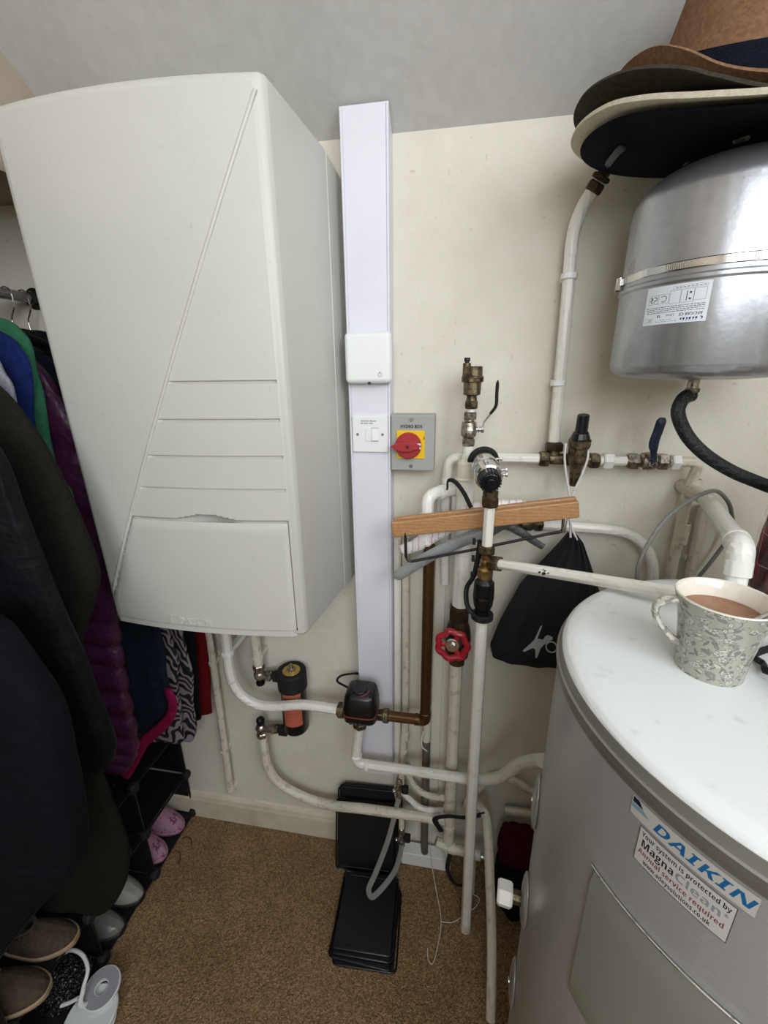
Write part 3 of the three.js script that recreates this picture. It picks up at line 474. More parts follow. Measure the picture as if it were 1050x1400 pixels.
  part(t, 'wall_bracket', [plainBox(VES.x - 0.02, VES.x + 0.02, 1.7, 1.78, 0.001, 0.056)], steelDark);
  const hs = thing('black_flexible_hose', 'thick black rubber hose curving down from the expansion vessel', 'hose');
  const e0 = V([VES.x, 1.545, VES.z]);
  part(hs, 'elbow_fitting', [cyl(e0.toArray(), UP3, 0.012, 0.0095), cyl([VES.x, 1.548, VES.z], [-0.6, -0.25, 0.35], 0.026, 0.0095), new THREE.SphereGeometry(0.0105, 16, 10).translate(VES.x, 1.548, VES.z)], steelDark);
  const hp = [[VES.x - 0.012, 1.543, VES.z + 0.007], [0.3982, 1.5493, 0.2], [0.3885, 1.5257, 0.205], [0.4041, 1.4877, 0.21], [0.4371, 1.4522, 0.215], [0.4884, 1.4198, 0.22], [0.5464, 1.396, 0.225], [0.6285, 1.3625, 0.22], [0.62, 1.2, 0.16], [0.64, 0.9, 0.1]];
  part(hs, 'hose', sweep(spline(hp, 120), 0.0112, { seg: 16 }), rubber, { keepUV: true });
}

// ---------------------------------------------------------------- hats on the vessel
function hat(o) {
  const t = thing('felt_hat', o.label, 'hat', o.group);
  const [cx, cz] = o.c, kx = o.c[0] + (o.off ?? 0), edge = (a) => { // a in degrees, rim height by angle, from o.rim table
    const q = o.rim; let d = ((a + 180) % 360 + 360) % 360 - 180; for (let i = 0; i < q.length - 1; i++) if (d >= q[i][0] && d <= q[i + 1][0]) { const u = (d - q[i][0]) / (q[i + 1][0] - q[i][0]), sl = (k) => (k <= 0 || k >= q.length - 1) ? 0 : (q[k + 1][1] - q[k - 1][1]) / (q[k + 1][0] - q[k - 1][0]), h = q[i + 1][0] - q[i][0]; return (2 * u ** 3 - 3 * u * u + 1) * q[i][1] + (u ** 3 - 2 * u * u + u) * h * sl(i) + (3 * u * u - 2 * u ** 3) * q[i + 1][1] + (u ** 3 - u * u) * h * sl(i + 1); } return q[0][1];
  };
  const brim = (off, shrink) => (u, v) => {
    const a = u * 360 - 180, s = Math.sin(a * D2R), c = Math.cos(a * D2R), k = Math.pow(v, o.pow ?? 1.6);
    const rx = lerp(o.crown[0], o.r[0] * shrink, v), rz = lerp(o.crown[1], o.r[1] * shrink, v), y = lerp(o.y + o.tilt * c, edge(a), k) + off;
    return [lerp(kx, cx, v) + s * rx, y, cz + c * rz];
  };
  part(t, 'brim', sheet(96, 12, brim(0, 1), o.thick ?? 0.0035), o.mat);
  if (o.lining) part(t, 'brim_lining', sheet(96, 10, (u, v) => { const f = brim(0, 1); return f(u, v * (o.liningTo ?? 0.86)).map((q, i) => i === 1 ? q - (o.thick ?? 0.0035) - 0.0016 : q); }, 0.0012), o.lining, { label: 'navy lining under the brim' });
  const rings = [], H = o.h; for (let j = 0; j <= 14; j++) {
    const v = j / 14, ring = [], sh = v < 0.8 ? 1 - 0.16 * v : (1 - 0.16 * v) * Math.sqrt(Math.max(0, 1 - ((v - 0.8) / 0.2) ** 2 * 0.75));
    for (let k = 0; k < 56; k++) { const a = k / 56 * 360 - 180, s = Math.sin(a * D2R), c = Math.cos(a * D2R); const dent = v > 0.8 ? -0.02 * (1 - Math.abs(s)) * (v - 0.8) / 0.2 : 0; ring.push([kx + (o.lean?.[0] ?? 0) * v + s * o.crown[0] * sh, o.y + o.tilt * c * (1 - 0.4 * v) + H * v + dent, cz + (o.lean?.[1] ?? 0) * v + c * o.crown[1] * sh]); }
    rings.push(ring);
  }
  part(t, 'crown', loft(rings, { flip: true }), o.mat);
  if (o.lining) part(t, 'crown_lining', sheet(64, 4, (u, v) => { const a = u * 360 - 180, sn = Math.sin(a * D2R), c = Math.cos(a * D2R), q = 1.04 * (1 - v); return [kx + sn * o.crown[0] * q, o.y + o.tilt * c * Math.min(1, q) - (o.thick ?? 0.0035) - 0.0018, cz + c * o.crown[1] * q]; }), o.lining);
  if (o.band) part(t, 'hat_band', loft([0.02, 0.06, 0.2, 0.33, 0.37].map((v, j) => { const ring = []; for (let k = 0; k < 56; k++) { const a = k / 56 * 360 - 180, s = Math.sin(a * D2R), c = Math.cos(a * D2R), q = (1 - 0.16 * v) * (1 + (j === 0 || j === 4 ? 0.005 : 0.018)); ring.push([kx + (o.lean?.[0] ?? 0) * v + s * o.crown[0] * q, o.y + o.tilt * c * (1 - 0.4 * v) + H * v, cz + (o.lean?.[1] ?? 0) * v + c * o.crown[1] * q]); } return ring; }), { flip: true, caps: false }), o.band, { label: 'navy ribbon band' });
  return t;
}
const felt = (a, b, s) => { const m = cloth(a, b, s, 90, 1); m.bumpScale = 0.0003; return m; };
hat({ label: 'cream brimmed hat with navy lining, lowest of the stack on the vessel', group: undefined, c: [0.385, 0.2], r: [0.222, 0.192], crown: [0.09, 0.095], y: 1.915, tilt: -0.008, h: 0.008, pow: 1.4, thick: 0.006, mat: felt(0xcfc8b3, 0xbcb49d, 171), lining: cloth(0x10131d, 0x0a0c14, 173), liningTo: 0.88,
  rim: [[-180, 1.955], [-130, 1.955], [-95, 1.95], [-64, 1.938], [-48, 1.922], [-31, 1.902], [-12, 1.888], [20, 1.885], [90, 1.93], [180, 1.955]] });
hat({ label: 'dark olive felt hat, middle of the stack on the vessel', c: [0.387, 0.2], r: [0.224, 0.192], crown: [0.088, 0.094], y: 1.93, tilt: -0.006, h: 0.01, pow: 1.3, mat: felt(0x4b473d, 0x3a372f, 177),
  rim: [[-180, 1.985], [-130, 1.985], [-92, 1.984], [-75, 1.979], [-55, 1.963], [-37, 1.937], [-28, 1.918], [-12, 1.893], [20, 1.892], [90, 1.95], [180, 1.985]] });
hat({ label: 'camel wool fedora with navy band on top of the hat stack', c: [0.40, 0.205], off: -0.018, r: [0.182, 0.165], crown: [0.118, 0.115], y: 1.962, tilt: -0.052, h: 0.155, lean: [0.02, 0.02], pow: 1.5, thick: 0.004, mat: felt(0x8a6a50, 0x735640, 181), band: cloth(0x151826, 0x0f121c, 183),
  rim: [[-180, 2.02], [-110, 2.02], [-80, 2.012], [-62, 2.0], [-48, 1.975], [-34, 1.942], [-20, 1.922], [0, 1.91], [40, 1.92], [90, 1.97], [180, 2.02]] });

// ---------------------------------------------------------------- pipework
function clip(parent, at, axis, r, wallward = [0, 0, -1], mat = whitePlastic) {   // saddle clip round a pipe with a foot on the wall
  const c = V(at), w = V(wallward), g = ring(c.clone().addScaledVector(V(axis).normalize(), -0.006), axis, 0.012, r + 0.0035, r - 0.0005, 28), L = Math.max(0.004, c.z - r);
  const foot = box(c.x, c.y, L / 2, 0.02, 0.014, L, 0.002);
  return part(parent, 'pipe_clip', [g, foot], mat);
}
const tubePart = (t, name, pts, r, mat, bend = 0.03) => part(t, name, sweep(fillet(pts, bend), r, { seg: 20 }), mat);

{ // tall pipe on the wall up to the vessel connection
  const t = thing('white_wall_pipe', 'tall white pipe clipped to the wall, bending right under the hats', 'pipe');
  const pts = [[0.2205, 1.4413, 0.036], [0.2154, 1.7443, 0.036], [0.2131, 1.8042, 0.037], [0.2122, 1.8373, 0.039], [0.2149, 1.8698, 0.043], [0.2238, 1.8963, 0.05], [0.2359, 1.9176, 0.058]];
  part(t, 'pipe', sweep(spline(pts, 60), 0.0125, { seg: 20 }), pipeMat);
  for (const q of [[0.2141, 1.7778, 0.037], [0.216, 1.5693, 0.036]]) clip(t, q, UP3, 0.0125);
  const a = V([0.2359, 1.9176, 0.058]), dd = dirOf([0.2238, 1.8963, 0.05], [0.2359, 1.9176, 0.058]);
  const f = part(t, 'brass_union', [hex(a.clone().addScaledVector(dd, -0.004), dd, 0.017, 0.0165), hex(a.clone().addScaledVector(dd, 0.016), dd, 0.008, 0.0185), cyl(a.clone().addScaledVector(dd, 0.022), dd, 0.016, 0.0115)], darkBrass);
  const b = a.clone().addScaledVector(dd, 0.036), h = thing('steel_braided_hose', 'short braided steel hose rising from the wall pipe to the hats', 'hose');
  part(h, 'ferrule', cyl(b.clone().addScaledVector(dd, -0.001), dd, 0.014, 0.0095), steelDark);
  part(h, 'hose', sweep(spline([b.clone().addScaledVector(dd, 0.008), [0.2282, 1.916, 0.1739], [0.2261, 1.912, 0.2061], [0.2283, 1.913, 0.2215], [0.2381, 1.922, 0.2068]], 30), 0.0056, { seg: 12 }), braid(0x77777a), { keepUV: true });
}
const yH = 1.4345; // centre line of the horizontal run
{
  const t = thing('white_horizontal_pipe', 'white pipe running left from the brass tee to a downward elbow', 'pipe');
  const a = [0.1978, 1.4038, 0.05], y = a[1], l = [-0.0195, 1.4054, 0.05];
  tubePart(t, 'pipe', [[a[0], y, 0.05], [l[0] + 0.004, y, 0.05], [l[0] - 0.0, y - 0.14, 0.04], [l[0] + 0.005, y - 0.34, 0.035]], 0.0115, pipeMat, 0.028);
  parts(t, 'elbow_socket', [ring([l[0] + 0.04, y, 0.05], RIGHT, 0.012, 0.0145, 0.011), ring([l[0] + 0.0035, y - 0.052, 0.0465], DOWN, 0.014, 0.0145, 0.011)], plasticPipe);
}
{
  const c = [0.2217, 1.4042, 0.05], y = c[1], z = 0.05;
  const t = thing('brass_tee', 'brown brass tee where the tall wall pipe meets the horizontal run', 'fitting');
  const l = [0.1914, 1.4036, 0.05][0], r = [0.2532, 1.4049, 0.05][0];
  part(t, 'tee_body', [cyl([l + 0.006, y, z], RIGHT, r - l, 0.0128), cyl([c[0], y, z - 0.004], UP3, 0.026, 0.0125)], brass);
  part(t, 'hex_nut', [hex([l - 0.002, y, z], RIGHT, 0.022, 0.0185)], brass);
  part(t, 'hex_nut', [hex([c[0], y + 0.016, z - 0.01], UP3, 0.02, 0.0205)], darkBrass);
  // pressure reducing valve
  const v = thing('pressure_reducing_valve', 'brass pressure reducing valve with tall black cap', 'valve');
  const p0 = V([0.2646, 1.3509, 0.075]), p1 = V([0.2586, 1.5078, 0.105]), dd = dirOf(p0, p1), L = p0.distanceTo(p1), at = (s) => p0.clone().addScaledVector(dd, s * L);
  part(v, 'valve_body', [lathe(p0, dd, [[0, 0], [0, 0.009], [0.02 * 1, 0.0115], [L * 0.3, 0.0135], [L * 0.36, 0.02], [L * 0.56, 0.0205], [L * 0.58, 0.0225], [L * 0.66, 0.0225], [L * 0.68, 0.018], [L * 0.68, 0]], 28, 0.4), cyl([[0.2485, 1.4048, 0.05][0], y, z + 0.012], RIGHT, 0.064, 0.0125)], brass);
  part(v, 'gauge_plug', [cyl(at(0.4).add(new THREE.Vector3(0, 0, 0.012)), [-0.15, 0.1, 1], 0.014, 0.009), torus(at(0.4).add(new THREE.Vector3(-0.002, 0.001, 0.026)), [-0.15, 0.1, 1], 0.0058, 0.0012)], darkBrass);
  part(v, 'adjuster_cap', [lathe(at(0.665), dd, [[0, 0], [0, 0.0195], [L * 0.03, 0.0195], [L * 0.1, 0.015], [L * 0.11, 0.0125], [L * 0.325, 0.0118], [L * 0.335, 0.0105], [L * 0.335, 0]], 14, 0.3)], blackPlastic, { label: 'black plastic adjuster cap' });
  const n = [0.2932, 1.408, 0.062];
  part(v, 'hex_nut', [hex([n[0], y, 0.06], RIGHT, 0.022, 0.018)], brass);
  // nylon union and stub
  const u = thing('white_pipe_stub', 'short white pipe between the reducing valve and blue-handled valve', 'pipe');
  part(u, 'pipe', [cyl([[0.3136, 1.4071, 0.055][0], y, 0.056], RIGHT, [0.3874, 1.4086, 0.055][0] - [0.3136, 1.4071, 0.055][0], 0.0108)], pipeMat);
  part(u, 'nylon_nut', hex([[0.3243, 1.4073, 0.055][0], y, 0.056], RIGHT, 0.021, 0.0185), plasticPipe);
  // ball valve with blue lever
  const b = thing('lever_ball_valve', 'dull nickel ball valve with dark blue lever', 'valve');
  const X0 = [0.3725, 1.4083, 0.055][0], X1 = [0.4592, 1.4101, 0.055][0], W = X1 - X0;
  part(b, 'valve_body', [lathe([X0, y, 0.056], RIGHT, [[0, 0], [0, 0.012], [W * 0.3, 0.012], [W * 0.36, 0.0185], [W * 0.5, 0.0205], [W * 0.66, 0.0185], [W * 0.7, 0.013], [W, 0.012], [W, 0]], 28, 0.4)], nickel);
  part(b, 'hex_nut', [hex([X0 + W * 0.02, y, 0.056], RIGHT, W * 0.27, 0.0185)], nickel);
  part(b, 'hex_nut', [hex([X0 + W * 0.7, y, 0.056], RIGHT, W * 0.27, 0.0185)], nickel);
  part(b, 'stem_nut', [hex([X0 + W * 0.52, y, 0.07], FRONT, 0.014, 0.0085), cyl([X0 + W * 0.52, y, 0.084], FRONT, 0.006, 0.004)], chrome);
  const ha = V([X0 + W * 0.52, y, 0.084]), hb = V([0.408, 1.4488, 0.09]), hc = V([0.4121, 1.5019, 0.098]);
  part(b, 'lever', sweep(spline([ha, ha.clone().lerp(hb, 0.6), hb, hb.clone().lerp(hc, 0.5), hc], 30), (q) => 0.006 + 0.0038 * sstep(0.2, 0.45, q) - 0.005 * sstep(0.94, 1, q), { seg: 14, flat: 0.42, side: [1, 0, 0] }), M({ color: 0x16203a, roughness: 0.4 }), { label: 'dark blue coated lever' });
  // run down to the right
  const p = thing('white_drop_pipe', 'old white pipe turning down the wall right of the blue-handled valve', 'pipe');
  const e = [0.5227, 1.4065, 0.05], lo = [0.5242, 1.1164, 0.03];
  part(p, 'pipe', [sweep(fillet([[X1 - 0.004, y, 0.056], [e[0], y, 0.05], [e[0] - 0.002, y - 0.06, 0.034], [lo[0], lo[1], 0.03], [lo[0], 0.62, 0.03]], 0.02), 0.0112, { seg: 20 })], oldPipeMat);
  part(p, 'nylon_ring', hex([[0.4621, 1.4102, 0.055][0], y, 0.056], RIGHT, 0.018, 0.0175), plasticPipe);
  parts(p, 'coupling', [ring([0.5298, 1.3626, 0.035], DOWN, 0.03, 0.0135, 0.0105), ring([0.5288, 1.2579, 0.032], DOWN, 0.05, 0.0135, 0.0105)], oldPipeMat);
  const q = thing('narrow_drop_pipe', 'old white pipe running down the wall behind the grey cable loop', 'pipe');
  const q0 = [0.5674, 1.3, 0.02], q1 = [0.5709, 1.1149, 0.02];
  part(q, 'pipe', sweep([q0, q1, [q1[0], 0.62, 0.02]], 0.0115, { seg: 16 }), oldPipeMat);
  part(q, 'pipe_clip', box((q0[0] + q1[0]) / 2, q1[1] + 0.05, 0.008, 0.03, 0.012, 0.016, 0.002), oldPipeMat);
}
{ // grey cable loop and white elbow pipe over the tank
  const t = thing('grey_cable', 'thin grey cable looping over the back of the cylinder', 'cable');
  part(t, 'cable', sweep(spline([[0.40, 1.10, 0.2], [0.3747, 1.2099, 0.2], [0.3892, 1.2611, 0.19], [0.4236, 1.3118, 0.17], [0.4702, 1.3459, 0.15], [0.517, 1.3604, 0.13], [0.5585, 1.3396, 0.1], [0.6018, 1.2966, 0.06], [0.6284, 1.2353, 0.03], [0.53, 1.0, 0.03]], 90), 0.0042, { seg: 10 }), M({ color: 0x84847f, roughness: 0.5 }));
  const w = thing('white_elbow_pipe', 'thick white plastic pipe with elbow dropping onto the cylinder behind the mug', 'pipe');
  const b = [0.4414, 1.238, 0.3789], top = [0.4454, 1.3281, 0.36], st = [0.525, 1.3352, 0.1], bx = (b[0] + top[0]) / 2, bz = Math.max(b[2], 0.33);
  const el = [top[0], top[1], top[2]];
  part(w, 'pipe', [sweep(fillet([[st[0], st[1], st[2]], el, [b[0], 1.2385, b[2]]], 0.02), 0.0155, { seg: 24 })], plasticPipe);
  const d1 = dirOf(st, el), d2 = dirOf(el, [b[0], 1.2385, b[2]]);
  parts(w, 'elbow_socket', [ring(V(el).addScaledVector(d1, -0.036), d1, 0.014, 0.0195, 0.015), ring(V(el).addScaledVector(d2, 0.02), d2, 0.026, 0.0195, 0.015), sweep(fillet([V(el).addScaledVector(d1, -0.026), el, V(el).addScaledVector(d2, 0.026)], 0.024), 0.0188, { seg: 24 })], plasticPipe);
  part(w, 'back_end', sweep([st, [st[0] - 0.004, st[1] + 0.004, 0.002]], 0.0155, { seg: 20 }), oldPipeMat);
  // curving pipe behind the bag
  const c = thing('white_curved_pipe', 'white pipe bending down the wall behind the black drawstring bag', 'pipe');
  const y0 = [0.2208, 1.2423, 0.04][1];
  part(c, 'pipe', sweep(spline([[0.204, 1.2415, 0.04], [0.2798, 1.2396, 0.04], [0.3622, 1.2362, 0.04], [0.4085, 1.2276, 0.04], [0.4477, 1.2019, 0.04], [0.4745, 1.1564, 0.04], [0.4826, 1.0988, 0.04], [[0.4826, 1.0988, 0.04][0], 0.8, 0.04]], 80), 0.0125, { seg: 20 }), pipeMat);
  const v = thing('brass_check_valve', 'small brass valve under the right half of the wooden hanger bar', 'valve');
  const a = V([0.1418, 1.2456, 0.055]), b2 = V([0.2168, 1.2447, 0.042]), dd = dirOf(a, b2);
  part(v, 'valve_body', [lathe(a, dd, [[0, 0], [0, 0.011], [0.014, 0.012], [0.02, 0.0175], [0.045, 0.0175], [0.05, 0.014], [0.07, 0.014], [0.07, 0]], 24, 0.4)], brass);
  part(v, 'hex_nut', hex(a.clone().addScaledVector(dd, 0.052), dd, 0.02, 0.019), brass);
  part(v, 'stem', [cyl(a.clone().addScaledVector(dd, 0.024).add(new THREE.Vector3(0, 0.01, 0.008)), [0, 1, 0.4], 0.014, 0.006)], brightBrass);
}
// ---- centre column: air vent, plastic sleeve, wide pipe, gate valve
const BX = 0.036, BZ = 0.08;
{
  const yAt = (py) => ZZ_y(py);
  function ZZ_y(py) { const tab = [[490, [0.0262, 1.6222, 0.08][1]], [620, [0.0286, 1.4185, 0.08][1]], [760, [0.0288, 1.165, 0.08][1]], [910, [0.0261, 0.8431, 0.08][1]], [1160, [0.0295, 0.1467, 0.08][1]]]; for (let i = 0; i < 4; i++) if (py <= tab[i + 1][0] || i === 3) return lerp(tab[i][1], tab[i + 1][1], (py - tab[i][0]) / (tab[i + 1][0] - tab[i][0])); }
  const x = [0.0302, 1.5159, 0.08][0], z = BZ, Y = ZZ_y;
  const t = thing('air_vent', 'small brass automatic air vent with black cap on top of the pipe', 'vent');
  const y0 = Y(554), y1 = Y(498), H = y1 - y0;
  part(t, 'vent_body', lathe([x, y0, z], UP3, [[0, 0], [0, 0.013], [H * 0.08, 0.0135], [H * 0.2, 0.011], [H * 0.26, 0.0105], [H * 0.3, 0.0185], [H * 0.58, 0.0192], [H * 0.6, 0.0235], [H * 0.72, 0.0235], [H * 0.74, 0.0205], [H * 0.94, 0.02], [H * 0.96, 0.0185], [H * 0.96, 0]], 28, 0.4), brass);
  part(t, 'hex_nut', hex([x, y0 - 0.004, z], UP3, H * 0.2, 0.0155), brass);
  part(t, 'bleed_spout', [cyl([x - 0.0135, y0 + H * 0.62, z + 0.006], UP3, H * 0.42, 0.0085)], brass);
  part(t, 'bleed_cap', [cyl([x - 0.0135, y0 + H * 1.03, z + 0.006], UP3, H * 0.05, 0.0045), cyl([x - 0.0135, y0 + H * 1.07, z + 0.006], UP3, H * 0.09, 0.0065)], blackPlastic, { label: 'black bleed cap' });
  const b = thing('small_ball_valve', 'small nickel ball valve with thin black lever below the air vent', 'valve');
  const v0 = Y(609), v1 = Y(561), W = v1 - v0, x2 = [0.0278, 1.468, 0.08][0];
  part(b, 'valve_body', lathe([x2, v0, z], UP3, [[0, 0], [0, 0.01], [W * 0.24, 0.01], [W * 0.3, 0.0165], [W * 0.48, 0.018], [W * 0.52, 0.0172], [W * 0.7, 0.016], [W * 0.74, 0.011], [W, 0.01], [W, 0]], 28, 0.4), nickel);
  part(b, 'hex_nut', hex([x2, v0, z], UP3, W * 0.24, 0.0155), nickel);
  part(b, 'hex_nut', hex([x2 + 0.001, v1 - W * 0.22, z], UP3, W * 0.22, 0.0155), nickel);
  part(b, 'stem', [cyl([x2 + 0.012, v0 + W * 0.5, z], RIGHT, 0.02, 0.0055), hex([x2 + 0.026, v0 + W * 0.5, z], RIGHT, 0.007, 0.0085), hex([x2 + 0.019, v0 + W * 0.5, z], RIGHT, 0.004, 0.0075)], chrome);
  const l0 = V([x2 + 0.03, v0 + W * 0.52, z + 0.002]), l1 = V([0.0699, 1.5039, 0.085]), l2 = V([0.0821, 1.5244, 0.09]), l3 = V([0.0823, 1.5772, 0.09]);
  part(b, 'lever_arm', sweep(spline([l0, l0.clone().add(new THREE.Vector3(0.002, 0.014, 0)), l1, l1.clone().lerp(l2, 0.6)], 16), 0.0022, { seg: 10, flat: 2.2 }), chrome);
  part(b, 'lever_grip', sweep(spline([l1.clone().lerp(l2, 0.2), l2, l2.clone().lerp(l3, 0.5), l3], 24), (q) => 0.0032 - 0.0018 * sstep(0.9, 1, q), { seg: 10, flat: 2.2 }), blackPlastic, { label: 'black lever grip' });
  const p0 = thing('white_pipe_nipple', 'very short white pipe between the air vent and small ball valve', 'pipe');
  part(p0, 'pipe', cyl([x, v1 - 0.006, z], UP3, y0 - v1 + 0.012, 0.0085), pipeMat);
  const s = thing('plastic_reducer_pipe', 'white plastic pipe with stepped sleeves below the small ball valve', 'pipe');
  const xs = [0.0254, 1.3845, 0.08][0], xw = [0.0272, 1.0599, 0.08][0], cream = M({ color: 0xe6e2d2, roughness: 0.3 });
  part(s, 'pipe', cyl([xs + 0.003, Y(630), z], UP3, Y(604) - Y(630), 0.0115), plasticPipe);
  part(s, 'reducer', lathe([xs, Y(652), z], UP3, [[0, 0], [0, 0.0195], [0.002, 0.0205], [Y(632) - Y(652), 0.02], [Y(627) - Y(652), 0.0135], [Y(622) - Y(652), 0.0135], [Y(622) - Y(652), 0]], 32, 0.5), cream);
  part(s, 'sleeve', [sweep([[xs, Y(650), z], [xw, Y(770), z], [xw, Y(832), z]], 0.0205, { seg: 28 }), ring([xs - 0.001, Y(654), z], UP3, 0.006, 0.0235, 0.02)], pipeMat);
  part(s, 'sleeve_joint', ring([xw, Y(757), z], UP3, 0.002, 0.0209, 0.02), oldPipeMat);
  const gv = thing('gate_valve', 'old brass gate valve with red handwheel', 'valve');
  const xg = [0.0263, 1.0177, 0.08][0], xg2 = [0.0251, 0.8664, 0.08][0], g0 = Y(905), g1 = Y(822), G = g1 - g0;
  part(gv, 'valve_body', [lathe([xg, g0, z], UP3, [[0, 0], [0, 0.021], [G * 0.1, 0.021], [G * 0.14, 0.029], [G * 0.42, 0.034], [G * 0.62, 0.03], [G * 0.72, 0.023], [G * 0.99, 0.02], [G * 0.99, 0]], 28, 0.45), lathe([xg - 0.002, g0 + G * 0.38, z], [-0.08, -0.1, 1], [[0, 0.031], [0.035, 0.028], [0.042, 0.019], [0.055, 0.018], [0.055, 0.006], [0.086, 0.006], [0.086, 0]], 24, 0.4)], darkBrass);
  part(gv, 'hex_nut', hex([xg, g1 - G * 0.26, z], UP3, G * 0.24, 0.0275), darkBrass);
  const wc = V([0.0118, 0.9658, 0.165]), wn = new THREE.Vector3(-0.06, 0.12, 1).normalize(), rim = [];
  for (let k = 0; k <= 84; k++) { const a = k / 84 * Math.PI * 2, r = 0.0345 + 0.0024 * Math.cos(a * 7); rim.push(new THREE.Vector3(Math.cos(a) * r, Math.sin(a) * r, 0)); }
  const wq = new THREE.Quaternion().setFromUnitVectors(new THREE.Vector3(0, 0, 1), wn), red = M({ map: tex(128, (u, v) => mixc(rgb(0xb3202e), rgb(0x8a1722), fbm(u, v, 8, 3, 191)), 0.05), roughness: 0.35 });
  const sp = [sweep(rim, 0.0078, { seg: 12, caps: false })]; for (let k = 0; k < 3; k++) { const a = k * 2.094 + 1.1; sp.push(sweep([[0, 0, -0.001], [Math.cos(a) * 0.034, Math.sin(a) * 0.034, 0]], 0.0062, { seg: 10, flat: 0.6 })); }
  const hw = part(gv, 'handwheel', sp.map((g) => g.applyQuaternion(wq).translate(wc.x, wc.y, wc.z)), red, { label: 'red lobed handwheel' });
  part(hw, 'hub_plate', [cyl(wc.clone().addScaledVector(wn, -0.002), wn, 0.006, 0.0165), hex(wc.clone().addScaledVector(wn, 0.003), wn, 0.009, 0.0075)], chrome);
  // wide pipe below
  const lp = thing('wide_down_pipe', 'wide old white pipe going down below the red handwheel valve', 'pipe');
  const xe = [0.0283, 0.1793, 0.08][0];
  part(lp, 'pipe', sweep([[xg2, g0 + 0.006, z], [xe, Y(1160), z]], 0.0175, { seg: 28 }), oldPipeMat);
  parts(lp, 'coupling', [ring([xe - 0.001, Y(1095), z], DOWN, 0.09, 0.0195, 0.016), ring([xe - 0.001, Y(1120), z], DOWN, 0.004, 0.0205, 0.016)], oldPipeMat);
  const fz = [[-0.0107, 0.1774, 0.085], [0.128, 0.168, 0.1]];
  part(lp, 'foot_pipe', [sweep([fz[0], [0.029, 0.1635, 0.087], fz[1]], 0.0145, { seg: 20 }), ring([0.029, 0.1639, 0.085], dirOf(fz[0], fz[1]), 0.02, 0.018, 0.014)], oldPipeMat);
  part(lp, 'end_tap', [cyl(fz[1], dirOf(fz[0], fz[1]), 0.02, 0.01), hex(V(fz[1]).addScaledVector(dirOf(fz[0], fz[1]), 0.014), dirOf(fz[0], fz[1]), 0.01, 0.013)], chrome);
  part(lp, 'pipe_to_floor', sweep([[0.1041, 0.1632, 0.09], [[0.1041, 0.1632, 0.09][0] + 0.002, 0.0, 0.1]], 0.0125, { seg: 16 }), oldPipeMat);
}
